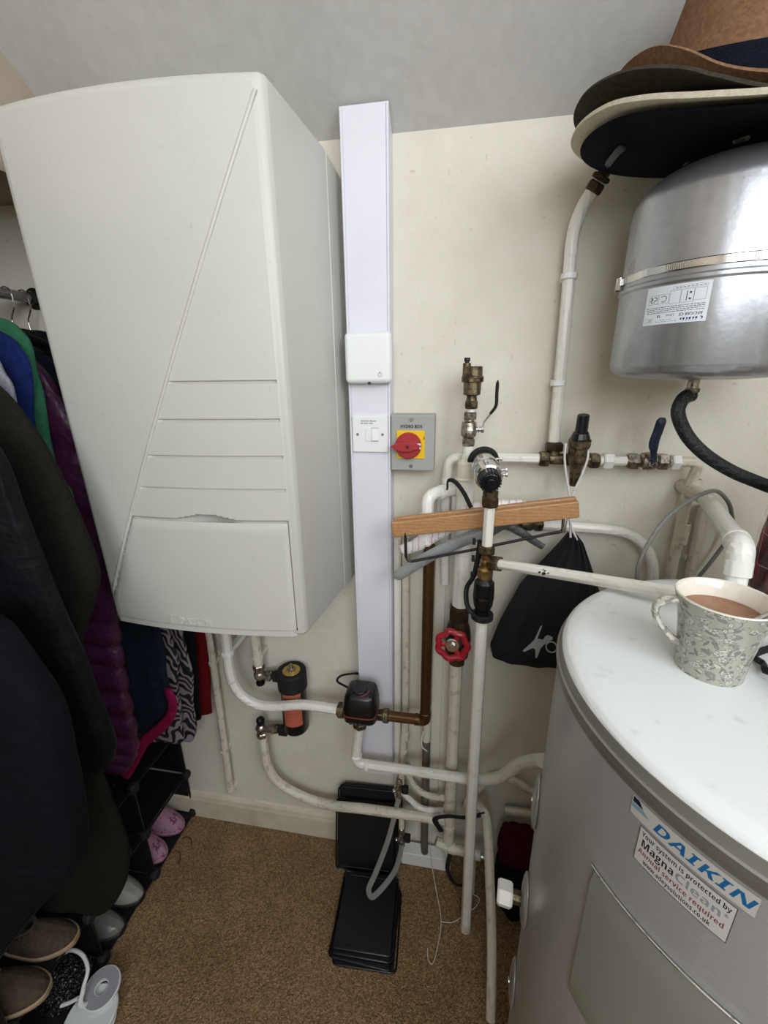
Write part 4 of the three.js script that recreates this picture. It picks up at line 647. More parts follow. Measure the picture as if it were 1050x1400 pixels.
{ // front column: relief valve, brass tee, black union, long pipe
  const x = 0.074, z = 0.2, y = (a) => a[1], Y1 = [0.0731, 1.3344, 0.2][1], Y2 = [0.0759, 1.2439, 0.2][1];
  const t = thing('relief_valve', 'silver relief valve with ribbed black cap pointing at the room', 'valve');
  const c = V([0.0707, 1.3861, 0.228]), b = V([0.0592, 1.4125, 0.125]), ax = dirOf(b, c), AL = b.distanceTo(c), onAx = (s) => b.clone().addScaledVector(ax, s * AL);
  part(t, 'barrel', [lathe(b, ax, [[0, 0], [0, 0.0255], [AL * 0.3, 0.0265], [AL * 0.33, 0.028], [AL * 0.42, 0.028], [AL * 0.45, 0.0255], [AL * 0.62, 0.0255], [AL * 0.64, 0.028], [AL * 0.76, 0.028], [AL * 0.8, 0.024], [AL * 0.8, 0]], 36, 0.4)], chrome);
  const ribs = [cyl(onAx(0.78), ax, AL * 0.22, 0.0195, 0.002)]; for (let k = 0; k < 20; k++) ribs.push(orient(box(0.0202, 0.012, 0, 0.004, 0.019, 0.003, 0.001, 1).rotateY(k / 20 * 6.283), onAx(0.79), ax));
  part(t, 'black_cap', [...ribs, cyl(onAx(0.99), ax, 0.006, 0.0105)], blackPlastic, { label: 'ribbed black cap' });
  [[0.36, 0.9, 0.018], [0.68, 0.5, 0.016], [0.72, 0.15, 0.013]].forEach(([q, r, l]) => part(t, 'clamp_screw', [cyl(onAx(q).add(new THREE.Vector3(0.024 * Math.cos(r), 0.024 * Math.sin(r), 0)), [1, 0.12, 0], l, 0.0025), hex(onAx(q).add(new THREE.Vector3(0.024 * Math.cos(r) + l * 0.7, 0.024 * Math.sin(r) + 0.001, 0)), RIGHT, 0.005, 0.0045)], chrome));
  part(t, 'black_collar', orient(new THREE.TorusGeometry(0.0285, 0.005, 10, 36, Math.PI * 1.1).rotateZ(-0.15).rotateX(-Math.PI / 2), onAx(0.04), ax), blackMatt);
  part(t, 'bottom_nut', [hex([x, Y1 - 0.004, z], UP3, 0.022, 0.0185), cyl([x, Y1 + 0.014, z], UP3, 0.016, 0.0155)], darkBrass);
  const p = thing('white_riser_pipe', 'short white pipe in front of the wooden bar, under the relief valve', 'pipe');
  part(p, 'pipe', cyl([x, Y2 - 0.004, z], UP3, Y1 - Y2 + 0.004, 0.0112), pipeMat);
  const k = thing('brass_branch_tee', 'brass tee feeding the white pipe across the cylinder', 'fitting');
  const yc = [0.0737, 1.2065, 0.2][1], yb = [0.0726, 1.1734, 0.2][1], sb = [0.1108, 1.219, 0.215], ed = [0.3426, 1.268, 0.4129], dd = dirOf([x, yc, z], ed), c0 = V([x, yc, z]);
  part(k, 'tee_body', [cyl([x, yb - 0.004, z], UP3, Y2 - yb, 0.0115), cyl(c0, dd, 0.034, 0.011), new THREE.SphereGeometry(0.0135, 20, 12).translate(x, yc, z)], brightBrass);
  part(k, 'hex_nut', [hex([x, Y2 - 0.018, z], UP3, 0.019, 0.0185)], brass);
  part(k, 'hex_nut', [hex(c0.clone().addScaledVector(dd, 0.018), dd, 0.018, 0.0175)], brass);
  part(k, 'lower_collar', [cyl([x, yb - 0.006, z], UP3, 0.026, 0.0165, 0.003)], brightBrass);
  const w = thing('white_branch_pipe', 'chipped white pipe crossing from the brass tee to the mug', 'pipe');
  part(w, 'pipe', sweep([c0.clone().addScaledVector(dd, 0.03), V(ed), V(ed).add(new THREE.Vector3(0.05, -0.012, -0.03)), V(ed).add(new THREE.Vector3(0.058, -0.03, -0.035))], 0.0108, { seg: 20 }), pipeMat);
  const up = new THREE.Vector3(0, 1, 0).addScaledVector(dd, -dd.y).normalize();
  parts(w, 'paint_chip', [[0.37, 0.2, 0.0022], [0.395, 0.1, 0.0035], [0.4, 0.6, 0.0018], [0.42, 0.3, 0.0016], [0.39, 0.75, 0.0015]].map(([s, a, r]) => { const q = c0.clone().lerp(V(ed), s), n = new THREE.Vector3(0, 0, 1).addScaledVector(dd, -dd.z).normalize().multiplyScalar(Math.cos(a)).addScaledVector(up, Math.sin(a)); return orient(new THREE.SphereGeometry(r, 8, 6).scale(1.4, 0.25, 0.9), q.addScaledVector(n, 0.0107), n); }), M({ color: 0x3a332a, roughness: 0.8 }));
  // black union and ring
  const u = thing('black_pipe_union', 'glossy black plastic coupling with ring, below the branch tee', 'coupling');
  const ub = [0.0738, 1.0738, 0.2][1], H = yb - ub - 0.004;
  part(u, 'coupling_body', lathe([x, ub, z], UP3, [[0, 0], [0, 0.016], [H * 0.16, 0.015], [H * 0.3, 0.0205], [H * 0.52, 0.0228], [H * 0.55, 0.0218], [H * 0.58, 0.0228], [H * 0.88, 0.0215], [H * 0.98, 0.014], [H, 0.012], [H, 0]], 28, 0.45), blackPlastic);
  part(u, 'ring_clip', [ring([x, ub - 0.006, z], UP3, 0.014, 0.0245, 0.0165), sweep(spline([[x - 0.022, ub + 0.004, z], [x - 0.034, ub + 0.02, z - 0.01], [x - 0.036, ub + 0.05, z - 0.03], [x - 0.022, ub + 0.085, z - 0.025], [x - 0.016, ub + 0.13, z - 0.02], [x - 0.012, ub + 0.17, z - 0.03]], 40), 0.0045, { seg: 10, flat: 1.5 })], blackMatt);
  parts(u, 'tie_tail', [0.02, 0.06, 0.1].map((q) => box(x - 0.026, ub + 0.07 + q, z - 0.02, 0.007, 0.015, 0.004, 0.001)), blackMatt);
  const l = thing('white_front_pipe', 'long white pipe standing in front from the black coupling to the floor', 'pipe');
  part(l, 'pipe', sweep([[x, ub + 0.004, z], [x + 0.005, 0.6, z], [0.0885, 0.03, z]], 0.0146, { seg: 24 }), pipeMat);
  part(l, 'floor_end', lathe([0.0885, 0, z], UP3, [[0, 0.0], [0, 0.0162], [0.03, 0.0158], [0.034, 0.0146]], 24), oldPipeMat);
}
{ // copper pipe, motorised valve and pipes to the boiler
  const cx = [-0.0524, 0.9503, 0.115][0], cy = [-0.0488, 0.6806, 0.115][1], z = 0.115;
  const t = thing('copper_pipe', 'bare brown copper pipe with elbow beside the motorised valve', 'pipe');
  const lx = [-0.1555, 0.6645, 0.115][0];
  tubePart(t, 'pipe', [[lx - 0.012, cy, z], [cx, cy, z], [cx, [-0.0576, 1.2033, 0.115][1], z]], 0.0142, copper, 0.024);
  part(t, 'elbow', [ring([cx, cy + 0.018, z], UP3, 0.012, 0.0158, 0.014), ring([cx - 0.018, cy, z], LEFT, 0.012, 0.0158, 0.014), sweep(fillet([[cx, cy + 0.02, z], [cx, cy, z], [cx - 0.02, cy, z]], 0.024), 0.0154, { seg: 20 })], copper);
  const m = thing('motorised_valve', 'black motorised valve head with red stripe on brass body', 'valve');
  const vx = [-0.2378, 0.6651, 0.115][0], vy = cy, ax = [-0.3021, 0.6713, 0.115];
  part(m, 'valve_body', [cyl([ax[0] + 0.008, vy, z], RIGHT, lx - ax[0] - 0.012, 0.0155), cyl([vx, vy - 0.045, z], UP3, 0.05, 0.0145), new THREE.SphereGeometry(0.022, 20, 14).translate(vx, vy, z)], brass);
  part(m, 'hex_nut', hex([ax[0], vy, z], RIGHT, 0.022, 0.022), brass);
  part(m, 'hex_nut', hex([lx - 0.016, vy, z], RIGHT, 0.018, 0.0205), brass);
  part(m, 'hex_nut', hex([lx - 0.048, vy, z], RIGHT, 0.016, 0.02), brass);
  part(m, 'hex_nut', hex([vx, vy - 0.05, z], UP3, 0.018, 0.0215), brass);
  const hw = 0.0425, hx = [-0.2263, 0.7314, 0.13][0], ring2 = (y, w, d, zc) => { const p = []; for (let k = 0; k < 40; k++) { const a = k / 40 * Math.PI * 2, c = Math.cos(a), s = Math.sin(a), e = 0.42; p.push([hx + Math.sign(c) * Math.pow(Math.abs(c), e) * w * 1.14, y, zc - 0.006 + Math.sign(s) * Math.pow(Math.abs(s), e) * d * 1.05]); } return p; };
  const y0 = vy + 0.014, kk = 1.14;
  part(m, 'actuator_base', loft([ring2(y0, 0.036, 0.036, 0.14), ring2(y0 + 0.004, 0.039, 0.04, 0.141), ring2(y0 + 0.026, 0.0405, 0.042, 0.142)], { flip: true }), M({ color: 0x17171a, roughness: 0.5 }));
  part(m, 'red_stripe', loft([ring2(y0 + 0.026, 0.0412, 0.0427, 0.142), ring2(y0 + 0.029, 0.0412, 0.0427, 0.142)], { flip: true }), M({ color: 0x8e3d38, roughness: 0.5 }), { label: 'thin dull red stripe' });
  const hd = part(m, 'actuator_head', loft([ring2(y0 + 0.029, 0.0405, 0.042, 0.142), ring2(y0 + 0.05, 0.0405, 0.041, 0.141), ring2(y0 + 0.075, 0.0365, 0.036, 0.139), ring2(y0 + 0.082, 0.0335, 0.033, 0.138), ring2(y0 + 0.085, 0.029, 0.029, 0.138)], { flip: true, crease: 0.5 }), blackPlastic);
  part(hd, 'position_dial', [cyl([hx - 0.002, y0 + 0.083, 0.139], UP3, 0.006, 0.019, 0.002)], M({ color: 0x1b1b1e, roughness: 0.4 }));
  part(hd, 'red_arc_mark', torus([hx - 0.002, y0 + 0.0862, 0.139], UP3, 0.025, 0.0022, 1.3, 16).translate(0, 0, 0), M({ color: 0x7b3f40, roughness: 0.6 }));
  parts(hd, 'print_line', [0, 1, 2, 3].map((k) => box(hx - 0.02 + k * 0.013, y0 + 0.012, 0.1845, 0.009, 0.006, 0.0008, 0)), M({ color: 0x3d3d42, roughness: 0.6 }));
  const cb = thing('valve_cable', 'black cable looping from the motorised valve behind the trunking', 'cable');
  part(cb, 'cable', sweep(spline([[hx - 0.036, y0 + 0.07, 0.12], [-0.2781, 0.7617, 0.11], [-0.3072, 0.759, 0.09], [-0.3047, 0.7528, 0.06], [-0.2772, 0.74, 0.03], [-0.2611, 0.7213, 0.004]], 40), 0.0032, { seg: 10 }), blackMatt);
  // boiler flow pipe
  const f = thing('boiler_flow_pipe', 'white pipe curving from under the boiler to the motorised valve', 'pipe');
  const s0 = [-0.6201, 0.8678, 0.115];
  part(f, 'pipe', sweep(spline([[s0[0] + 0.004, 1.052, z], [s0[0], s0[1] + 0.03, z], s0, [-0.624, 0.7879, 0.115], [-0.6141, 0.7222, 0.115], [-0.5843, 0.6813, 0.115], [-0.5308, 0.6621, 0.115], [ax[0] - 0.1, vy + 0.003, z], [ax[0] + 0.01, vy, z]], 90), 0.0142, { seg: 20 }), pipeMat);
  clip(f, [-0.6222, 0.8357, 0.115], UP3, 0.0142);
  part(f, 'coupling', ring([-0.6208, 0.7422, 0.115], [0.35, -1, 0], 0.006, 0.0156, 0.014), oldPipeMat);
  // outlet down, elbow and run to the cylinder
  const o = thing('cylinder_feed_pipe', 'white pipe from below the motorised valve to the cylinder flank', 'pipe');
  const e1 = [-0.2585, 0.4908, 0.115];
  part(o, 'pipe', sweep(fillet([[vx, vy - 0.04, z], [e1[0], e1[1], z], [-0.0946, 0.4864, 0.11], [0.0828, 0.5069, 0.13], [0.1435, 0.6065, 0.2], [0.1743, 0.7526, 0.28], [0.1975, 0.8521, 0.36]], [0.03, 0.05, 0.05, 0.05, 0.05]), 0.0142, { seg: 20 }), pipeMat);
  parts(o, 'elbow_socket', [ring([lerp(vx, e1[0], 0.72), e1[1] + 0.034, z], DOWN, 0.01, 0.0165, 0.014), ring([e1[0] + 0.032, e1[1] - 0.0015, z + 0.001], RIGHT, 0.012, 0.0165, 0.014)], plasticPipe);
}
{ // magnetic filter
  const z = 0.055, top = [-0.4581, 0.7508, 0.055], bot = [-0.4616, 0.529, 0.055], x = (top[0] + bot[0]) / 2, H = top[1] - bot[1];
  const t = thing('magnetic_filter', 'black magnetic filter canister with orange label and brass cap', 'filter');
  part(t, 'canister', lathe([x, bot[1], z], UP3, [[0, 0], [0, 0.03], [0.006, 0.037], [0.012, 0.0395], [H * 0.75, 0.0385], [H * 0.75, 0]], 40, 0.5), blackPlastic);
  part(t, 'screw_cap', lathe([x, bot[1] + H * 0.73, z], UP3, [[0, 0.03], [0, 0.041], [0.003, 0.044], [H * 0.25, 0.044], [H * 0.27, 0.042], [H * 0.275, 0.034], [H * 0.265, 0.033], [H * 0.265, 0]], 40, 0.4), blackMatt);
  part(t, 'brass_disc', [cyl([x, bot[1] + H * 0.985, z], UP3, 0.004, 0.0265, 0.001, 40), ring([x, bot[1] + H * 0.99, z], UP3, 0.004, 0.018, 0.0155)], M({ color: 0xb59b4e, metalness: 0.5, roughness: 0.4 }), { label: 'yellow brass disc' });
  part(t, 'bleed_nut', [hex([x, bot[1] + H * 1.0, z], UP3, 0.008, 0.012), cyl([x, bot[1] + H * 1.03, z], UP3, 0.014, 0.005)], nickel);
  const lab = canvasTex(256, 512, (g, w, h) => { g.fillStyle = '#b8604c'; g.fillRect(0, 0, w, h); g.fillStyle = '#3c2520'; g.font = 'bold 62px sans-serif'; g.save(); g.translate(14, 90); g.fillText('MA', 0, 0); g.fillRect(104, -38, 26, 38); g.fillRect(140, -38, 22, 38); g.restore(); g.fillStyle = '#7b7a3c'; g.fillRect(196, 60, 50, 170); g.fillStyle = '#8f4b3c'; for (let k = 0; k < 6; k++) g.fillRect(20, 150 + k * 50, 130 - (k % 3) * 25, 12); });
  part(t, 'orange_label', sheet(16, 1, (u, v) => onCyl({ x, z }, lerp(-0.5, 0.95, u), bot[1] + H * lerp(0.2, 0.735, v), 0.0402)), M({ map: lab, roughness: 0.45 }), { keepUV: true, label: 'orange label strip' });
  const arm = (name, y, px, py) => part(t, name, [cyl([x - 0.03, y, z - 0.004], LEFT, 0.045, 0.0125), box(x - 0.045, y, z, 0.03, 0.026, 0.026, 0.004)], blackMatt);
  const yT = [-0.5239, 0.7215, 0.055][1], yB = [-0.5118, 0.5153, 0.055][1]; arm('upper_port', yT); arm('lower_port', yB);
  const mk = (label, cx, cy, up, dx) => {
    const v = thing('filter_valve', label, 'valve'), s = up ? 1 : -1;
    part(v, 'valve_body', [new THREE.SphereGeometry(0.0185, 20, 14).translate(cx, cy, z), cyl([cx, cy, z], [0, s, 0], 0.04, 0.014), cyl([cx, cy, z], RIGHT, dx - 0.004, 0.0125)], nickel);
    part(v, 'hex_nut', hex([cx, cy + s * 0.018, z], [0, s, 0], 0.019, 0.0178), nickel);
    part(v, 'hex_nut', hex([cx + dx * 0.5, cy, z], RIGHT, 0.016, 0.0165), nickel);
    part(v, 'black_knob', [lathe([cx, cy - s * 0.014, z], [0, -s, 0], [[0, 0], [0, 0.012], [0.012, 0.0125], [0.013, 0.0145], [0.02, 0.013], [0.024, 0.008], [0.024, 0]], 9, 0.3)], blackPlastic);
  };
  const a = [-0.564, 0.7246, 0.055], b = [-0.5808, 0.5223, 0.055];
  mk('nickel angle valve above the boiler filter pipe, knob pointing down', a[0], yT, true, x - 0.06 - a[0]); mk('nickel angle valve below the boiler flow pipe, knob pointing up', b[0], yB, false, x - 0.06 - b[0]);
  const p = thing('boiler_return_pipe', 'short white pipe dropping from the boiler to the upper filter valve', 'pipe');
  part(p, 'pipe', cyl([a[0], yT + 0.032, z], UP3, 1.052 - yT - 0.032, 0.0142), oldPipeMat); clip(p, [a[0], yT + 0.062, z], UP3, 0.0125, [0, 0, -1], oldPipeMat);
  const q = thing('filter_outlet_pipe', 'white pipe sweeping down from the lower filter valve to the wide pipe', 'pipe');
  part(q, 'pipe', sweep(spline([[b[0], yB - 0.03, z], [-0.5802, 0.4319, 0.055], [-0.5772, 0.3605, 0.055], [-0.5522, 0.2976, 0.055], [-0.4959, 0.2561, 0.055], [-0.3931, 0.2302, 0.06], [-0.2356, 0.276, 0.09], [-0.0956, 0.2738, 0.085], [0.0274, 0.2685, 0.08]], 90), 0.0148, { seg: 20 }), oldPipeMat);
  parts(q, 'socket', [ring([-0.0316, 0.271, 0.082], RIGHT, 0.03, 0.0172, 0.0145), ring([-0.0911, 0.2734, 0.084], RIGHT, 0.002, 0.0154, 0.0145)], pipeMat);
}
{ // thin pipes on the wall at the left, under the boiler
  const t = thing('thin_overflow_pipe', 'thin white pipe clipped to the wall beside the red garment', 'pipe');
  const a = [-0.7316, 0.7967, 0.03], b = [-0.7459, 0.1828, 0.03];
  part(t, 'pipe', sweep(fillet([[a[0] - 0.004, 1.052, 0.03], a, [-0.7386, 0.4797, 0.03], [b[0], b[1], 0.03], [b[0] + 0.002, b[1] - 0.004, 0.001]], 0.012), 0.0112, { seg: 16 }), oldPipeMat);
  part(t, 'end_elbow', [new THREE.SphereGeometry(0.0125, 16, 10).translate(b[0], b[1], 0.028), ring([b[0], b[1] + 0.006, 0.03], UP3, 0.014, 0.0125, 0.0095)], oldPipeMat);
  clip(t, [-0.7345, 0.7256, 0.03], UP3, 0.0098, [0, 0, -1], oldPipeMat); clip(t, [-0.7441, 0.3617, 0.03], UP3, 0.0098, [0, 0, -1], oldPipeMat);
  const s = thing('short_boiler_pipe', 'short old pipe end under the boiler behind the flow pipe', 'pipe');
  const c = [-0.7107, 0.792, 0.02]; part(s, 'pipe', sweep([[c[0], 1.05, 0.02], [c[0] + 0.004, c[1] - 0.02, 0.02]], 0.009, { seg: 14 }), oldPipeMat);
  part(s, 'end_cap', ring([c[0] + 0.004, c[1] - 0.022, 0.02], UP3, 0.012, 0.011, 0.004), oldPipeMat);
}
{ // the pair of pipes beside the trunking and the filling loop
  const z = 0.02, t = thing('wall_pipe_by_trunking', 'slim white pipe running down the wall tight against the trunking', 'pipe');
  part(t, 'pipe', sweep([[-0.142, 1.1808, 0.02], [-0.1424, 0.8025, 0.02], [-0.144, 0.3832, 0.02], [[-0.144, 0.3832, 0.02][0] + 0.004, 0.06, 0.02]], 0.011, { seg: 16 }), pipeMat);
  const u = thing('wall_pipe_beside_copper', 'slim old white pipe between the trunking pipe and the copper pipe', 'pipe');
  const lo = [-0.1265, 0.3846, 0.045];
  part(u, 'pipe', sweep(fillet([[-0.1192, 1.1835, 0.024], [-0.1172, 0.8084, 0.024], [-0.1181, 0.5546, 0.024], [-0.1234, 0.4785, 0.035], lo, [-0.1281, 0.3131, 0.05]], 0.04), 0.0106, { seg: 16 }), oldPipeMat);
  parts(u, 'coupling', [ring([-0.1178, 0.5424, 0.026], DOWN, 0.03, 0.0125, 0.009), ring([-0.1212, 0.4808, 0.034], DOWN, 0.01, 0.0125, 0.009)], oldPipeMat);
  const f = thing('filling_loop', 'braided steel filling loop hanging between two nickel valves', 'hose');
  const a = V([-0.1321, 0.3464, 0.055]), b = V([-0.1203, 0.1854, 0.09]), valve = (p) => {
    part(f, 'valve_body', [cyl(p.clone().add(new THREE.Vector3(0, -0.035, 0)), UP3, 0.07, 0.0095), hex(p.clone().add(new THREE.Vector3(0, 0.014, 0)), UP3, 0.014, 0.0125), hex(p.clone().add(new THREE.Vector3(0, -0.03, 0)), UP3, 0.014, 0.0125), cyl(p, [-0.6, 0.1, 0.8], 0.022, 0.007), hex(p.clone().add(new THREE.Vector3(0, -0.042, 0)), UP3, 0.012, 0.0125)], nickel);
    part(f, 'screw_head', new THREE.SphereGeometry(0.0065, 14, 10).translate(p.x - 0.014, p.y + 0.003, p.z + 0.018), chrome);
    part(f, 'check_cap', [box(p.x + 0.019, p.y - 0.002, p.z + 0.004, 0.02, 0.026, 0.016, 0.003)], blackMatt);
  };
  valve(a); valve(b);
  part(f, 'braided_hose', sweep(spline([a.clone().add(new THREE.Vector3(0, -0.036, 0)), [-0.1398, 0.2833, 0.085], [-0.1572, 0.2231, 0.14], [-0.187, 0.1566, 0.195], [-0.2042, 0.1139, 0.215], [-0.1945, 0.0957, 0.22], [-0.1692, 0.115, 0.21], [-0.1303, 0.1473, 0.17], [-0.1204, 0.1516, 0.125], b.clone().add(new THREE.Vector3(0, -0.04, 0))], 110), 0.0078, { seg: 14 }), steelBraid, { keepUV: true });
  const c1 = thing('curved_link_pipe', 'short curved white pipe joining the wide pipe above the filling loop', 'pipe');
  part(c1, 'pipe', sweep(spline([[-0.1121, 0.4065, 0.03], [-0.0966, 0.366, 0.04], [-0.0647, 0.3411, 0.055], [-0.0251, 0.34, 0.065], [0.0197, 0.3556, 0.075]], 30), 0.0095, { seg: 14 }), oldPipeMat);
  const c2 = thing('curved_link_pipe', 'short curved white pipe joining the wide pipe beside the upper filling valve', 'pipe');
  part(c2, 'pipe', sweep(spline([[-0.1228, 0.3297, 0.055], [-0.0987, 0.3096, 0.06], [-0.0653, 0.2866, 0.066], [-0.0235, 0.2907, 0.072], [0.0215, 0.305, 0.078]], 30), 0.0095, { seg: 14 }), pipeMat);
  const st = thing('pipe_stub_below_loop', 'white pipe stub dropping from the filling loop tee', 'pipe');
  part(st, 'pipe', sweep([[-0.1211, 0.262, 0.085], b.clone().add(new THREE.Vector3(0, 0.02, 0))], 0.0095, { seg: 14 }), oldPipeMat);
  const w = thing('backing_board', 'white painted timber board fixed behind the wide pipe', 'board');
  const x0 = [-0.0374, 0.813, 0.018][0], x1 = [0.0775, 0.8262, 0.018][0];
  part(w, 'board', [box((x0 + x1) / 2 + 0.004, 0.78, 0.009, x1 - x0, 1.1, 0.018, 0.003)], M({ map: plasterMap, roughness: 0.5 }));
  part(w, 'board_strip', [box(x0 + 0.012, 0.78, 0.021, 0.03, 1.08, 0.01, 0.004)], M({ map: plasterMap, roughness: 0.5 }));
  const r = thing('grimy_soil_pipe', 'dirty dark pipe with torn paint behind the copper elbow', 'pipe');
  const ra = [-0.0512, 0.5332, 0.04], rb = [-0.05, 0.1028, 0.04];
  part(r, 'pipe', sweep([[ra[0], ra[1] + 0.12, 0.032], ra], 0.0125, { seg: 16 }), oldPipeMat);
  part(r, 'bare_section', sweep([ra, rb, [rb[0] + 0.004, 0.02, 0.04]], 0.0118, { seg: 16 }), M({ map: tex(256, (u, v) => mixc(rgb(0x4c463b), rgb(0x79705f), fbm(u, v, 10, 4, 195)), 0.2), roughness: 0.7 }), { label: 'dark bare length' });
  part(r, 'white_tie', sweep(spline([[-0.0595, 0.5856, 0.06], [-0.0642, 0.5538, 0.062], [-0.0605, 0.5265, 0.062], [-0.0473, 0.5103, 0.058]], 20), 0.0016, { seg: 8 }), plasticPipe);
  const sl = thing('slanting_pipe', 'dusty white pipe slanting from the wall down beside the cylinder', 'pipe');
  part(sl, 'pipe', sweep(fillet([[0.0751, 0.3838, 0.1], [0.1272, 0.4046, 0.13], [0.1371, 0.3356, 0.17], [0.1523, 0.1144, 0.3], [0.1501, 0, 0.3828]], [0.03, 0.03, 0.1]), 0.0132, { seg: 18 }), oldPipeMat);
  part(sl, 'elbow', [ring([0.0896, 0.3883, 0.108], [1, -0.1, 0.6], 0.02, 0.014, 0.011)], oldPipeMat);
  const h1 = thing('low_wall_pipe', 'old white pipe low on the wall leading behind the cylinder', 'pipe');
  part(h1, 'pipe', sweep(fillet([[0.0752, 0.2657, 0.03], [0.1153, 0.3671, 0.03], [0.1665, 0.4275, 0.03], [0.2554, 0.3942, 0.03], [0.4, 0.26, 0.03]], 0.05), 0.012, { seg: 16 }), oldPipeMat);
  const h2 = thing('low_wall_pipe', 'old white pipe low on the wall below the cylinder feed', 'pipe');
  part(h2, 'pipe', sweep([[0.1988, 0.2854, 0.03], [0.5, [0.2974, 0.2907, 0.03][1], 0.03]], 0.0115, { seg: 16 }), oldPipeMat);
}

// ---------------------------------------------------------------- hangers and bag among the pipes
{
  const t = thing('wooden_trouser_hanger', 'wooden clamp trouser hanger with black metal rod below, hung on the pipes', 'hanger');
  const A = V([-0.1352, 1.2548, 0.15]), B = V([0.2589, 1.3204, 0.15]), d = dirOf(A, B), L = A.distanceTo(B), up = new THREE.Vector3(0, 1, 0).addScaledVector(d, -d.y).normalize(), q = new THREE.Quaternion().setFromRotationMatrix(new THREE.Matrix4().makeBasis(d, up, d.clone().cross(up)));
  const woodT = tex(512, (u, v) => { const g = 0.5 + 0.5 * Math.sin((v * 34 + 3 * fbm(u, v, 3, 4, 201)) * 6.283), f = fbm(u * 1, v, 50, 3, 203); return mixc(rgb(0xbf9468), rgb(0x9d7045), clamp(0.35 * g + 0.6 * f)); }, 0.25);
  const wood = P({ map: woodT, roughness: 0.4, clearcoat: 0.15 }), mid = A.clone().lerp(B, 0.5);
  const barG = (w, h, dpt, oy, oz, ox = 0) => box(ox, oy, oz, w, h, dpt, 0.004, 3).applyQuaternion(q).translate(mid.x, mid.y, mid.z);
  part(t, 'front_bar', barG(L, 0.037, 0.013, 0, 0.0085), wood);
  part(t, 'rear_bar', barG(L * 0.985, 0.037, 0.012, 0.005, -0.0055, 0.002), wood);
  const rod = [[-0.1049, 1.2501, 0.162], [-0.1026, 1.1902, 0.165], [-0.0939, 1.1801, 0.166], [0.0369, 1.2154, 0.166], [0.2111, 1.2648, 0.162], [0.2319, 1.2685, 0.16], [0.2312, 1.3081, 0.156]];
  part(t, 'metal_rod', sweep(fillet(rod, 0.008), 0.0034, { seg: 10 }), steelDark);
  part(t, 'bright_post', cyl([0.2339, 1.2688, 0.1605], UP3, 0.045, 0.0045), chrome);
  const tops = mid.clone().addScaledVector(d, -0.005).addScaledVector(up, 0.017);
  part(t, 'hook', sweep(spline([[0.0389, 1.3108, 0.148], [0.0198, 1.3462, 0.146], [0, 1.3672, 0.14], [-0.0129, 1.3648, 0.125], [-0.015, 1.341, 0.105]], 30), 0.0048, { seg: 10, flat: 0.5, side: [1, 0.3, 0] }), blackMatt, { label: 'black hook' });

  const g = thing('grey_plastic_hanger', 'grey plastic coat hanger with flattened arms below the wooden bar', 'hanger');
  const grey = M({ map: grain(rgb(0x8b8f8c), 0.1, 12, 207), roughness: 0.35 }), dk = M({ color: 0x4b4b4a, roughness: 0.45 });
  part(g, 'left_arm', sweep(spline([[0.0821, 1.246, 0.125], [0.0175, 1.219, 0.125], [-0.0458, 1.184, 0.13], [-0.0971, 1.1486, 0.135], [-0.1357, 1.1221, 0.138]], 40), (u) => 0.0145 * (u > 0.93 ? Math.sqrt(Math.max(0.02, 1 - ((u - 0.93) / 0.07) ** 2)) : 1), { seg: 14, flat: 0.4, side: [0.3, 1, 0] }), grey);
  part(g, 'right_arm', sweep(spline([[0.0821, 1.246, 0.125], [0.1163, 1.2654, 0.125], [0.1526, 1.2497, 0.125], [0.1828, 1.2301, 0.125], [0.2046, 1.2171, 0.125]], 40), (u) => 0.0125 * (1 - 0.4 * u), { seg: 14, flat: 0.4, side: [0.3, 1, 0] }), dk);
  part(g, 'neck', sweep(spline([[0.0821, 1.246, 0.125], [0.0804, 1.2742, 0.125], [0.0729, 1.3002, 0.115], [0.0538, 1.3037, 0.1]], 16), 0.003, { seg: 8 }), steelDark);

  const p = thing('plastic_packet', 'crumpled clear plastic packet with pink stripes behind the wooden bar', 'packet');
  const film = tex(256, (u, v) => { const st = Math.sin((u * 10 + 0.6 * fbm(u, v, 6, 3, 211)) * 6.283); return mixc(rgb(0xe6e2e0), rgb(0xc39a9c), sstep(0.75, 0.95, st) * 0.7); }, 0.15);
  part(p, 'packet', sweep(spline([[-0.1191, 1.1864, 0.115], [-0.0818, 1.2031, 0.118], [-0.0225, 1.2496, 0.12], [0.0502, 1.2934, 0.124], [0.1287, 1.3077, 0.126], [0.2037, 1.3006, 0.126]], 80), (u) => (0.009 + 0.013 * Math.sin(Math.PI * clamp(u * 0.94 + 0.03)) ** 0.6) * (1 + 0.05 * Math.sin(u * 47) + 0.03 * Math.sin(u * 113 + 1)), { seg: 18, flat: 0.55 }), P({ map: film, roughness: 0.22, clearcoat: 0.6 }));
}
{
  const t = thing('white_plastic_bend', 'white plastic pipe bend arching above the left end of the wooden bar', 'pipe');
  const a = [-0.0594, 1.2089, 0.115], b = [-0.0655, 1.3267, 0.11], c = [0.0096, 1.3244, 0.052], e = [0.0185, 1.1991, 0.045];
  part(t, 'pipe', sweep(fillet([a, [a[0], b[1], 0.11], [c[0], b[1] + 0.002, 0.052], [c[0] + 0.002, e[1], 0.045]], 0.026), 0.0148, { seg: 20 }), plasticPipe);
  const m = V([a[0], b[1], 0.11]);
  part(t, 'lower_socket', ring([a[0], b[1] - 0.045, 0.111], DOWN, 0.024, 0.0178, 0.0145), plasticPipe);
  part(t, 'side_socket', ring(V([a[0], b[1], 0.11]).lerp(V([c[0], b[1], 0.052]), 0.36), dirOf([a[0], b[1], 0.11], [c[0], b[1], 0.052]), 0.014, 0.0178, 0.0145), plasticPipe);
}
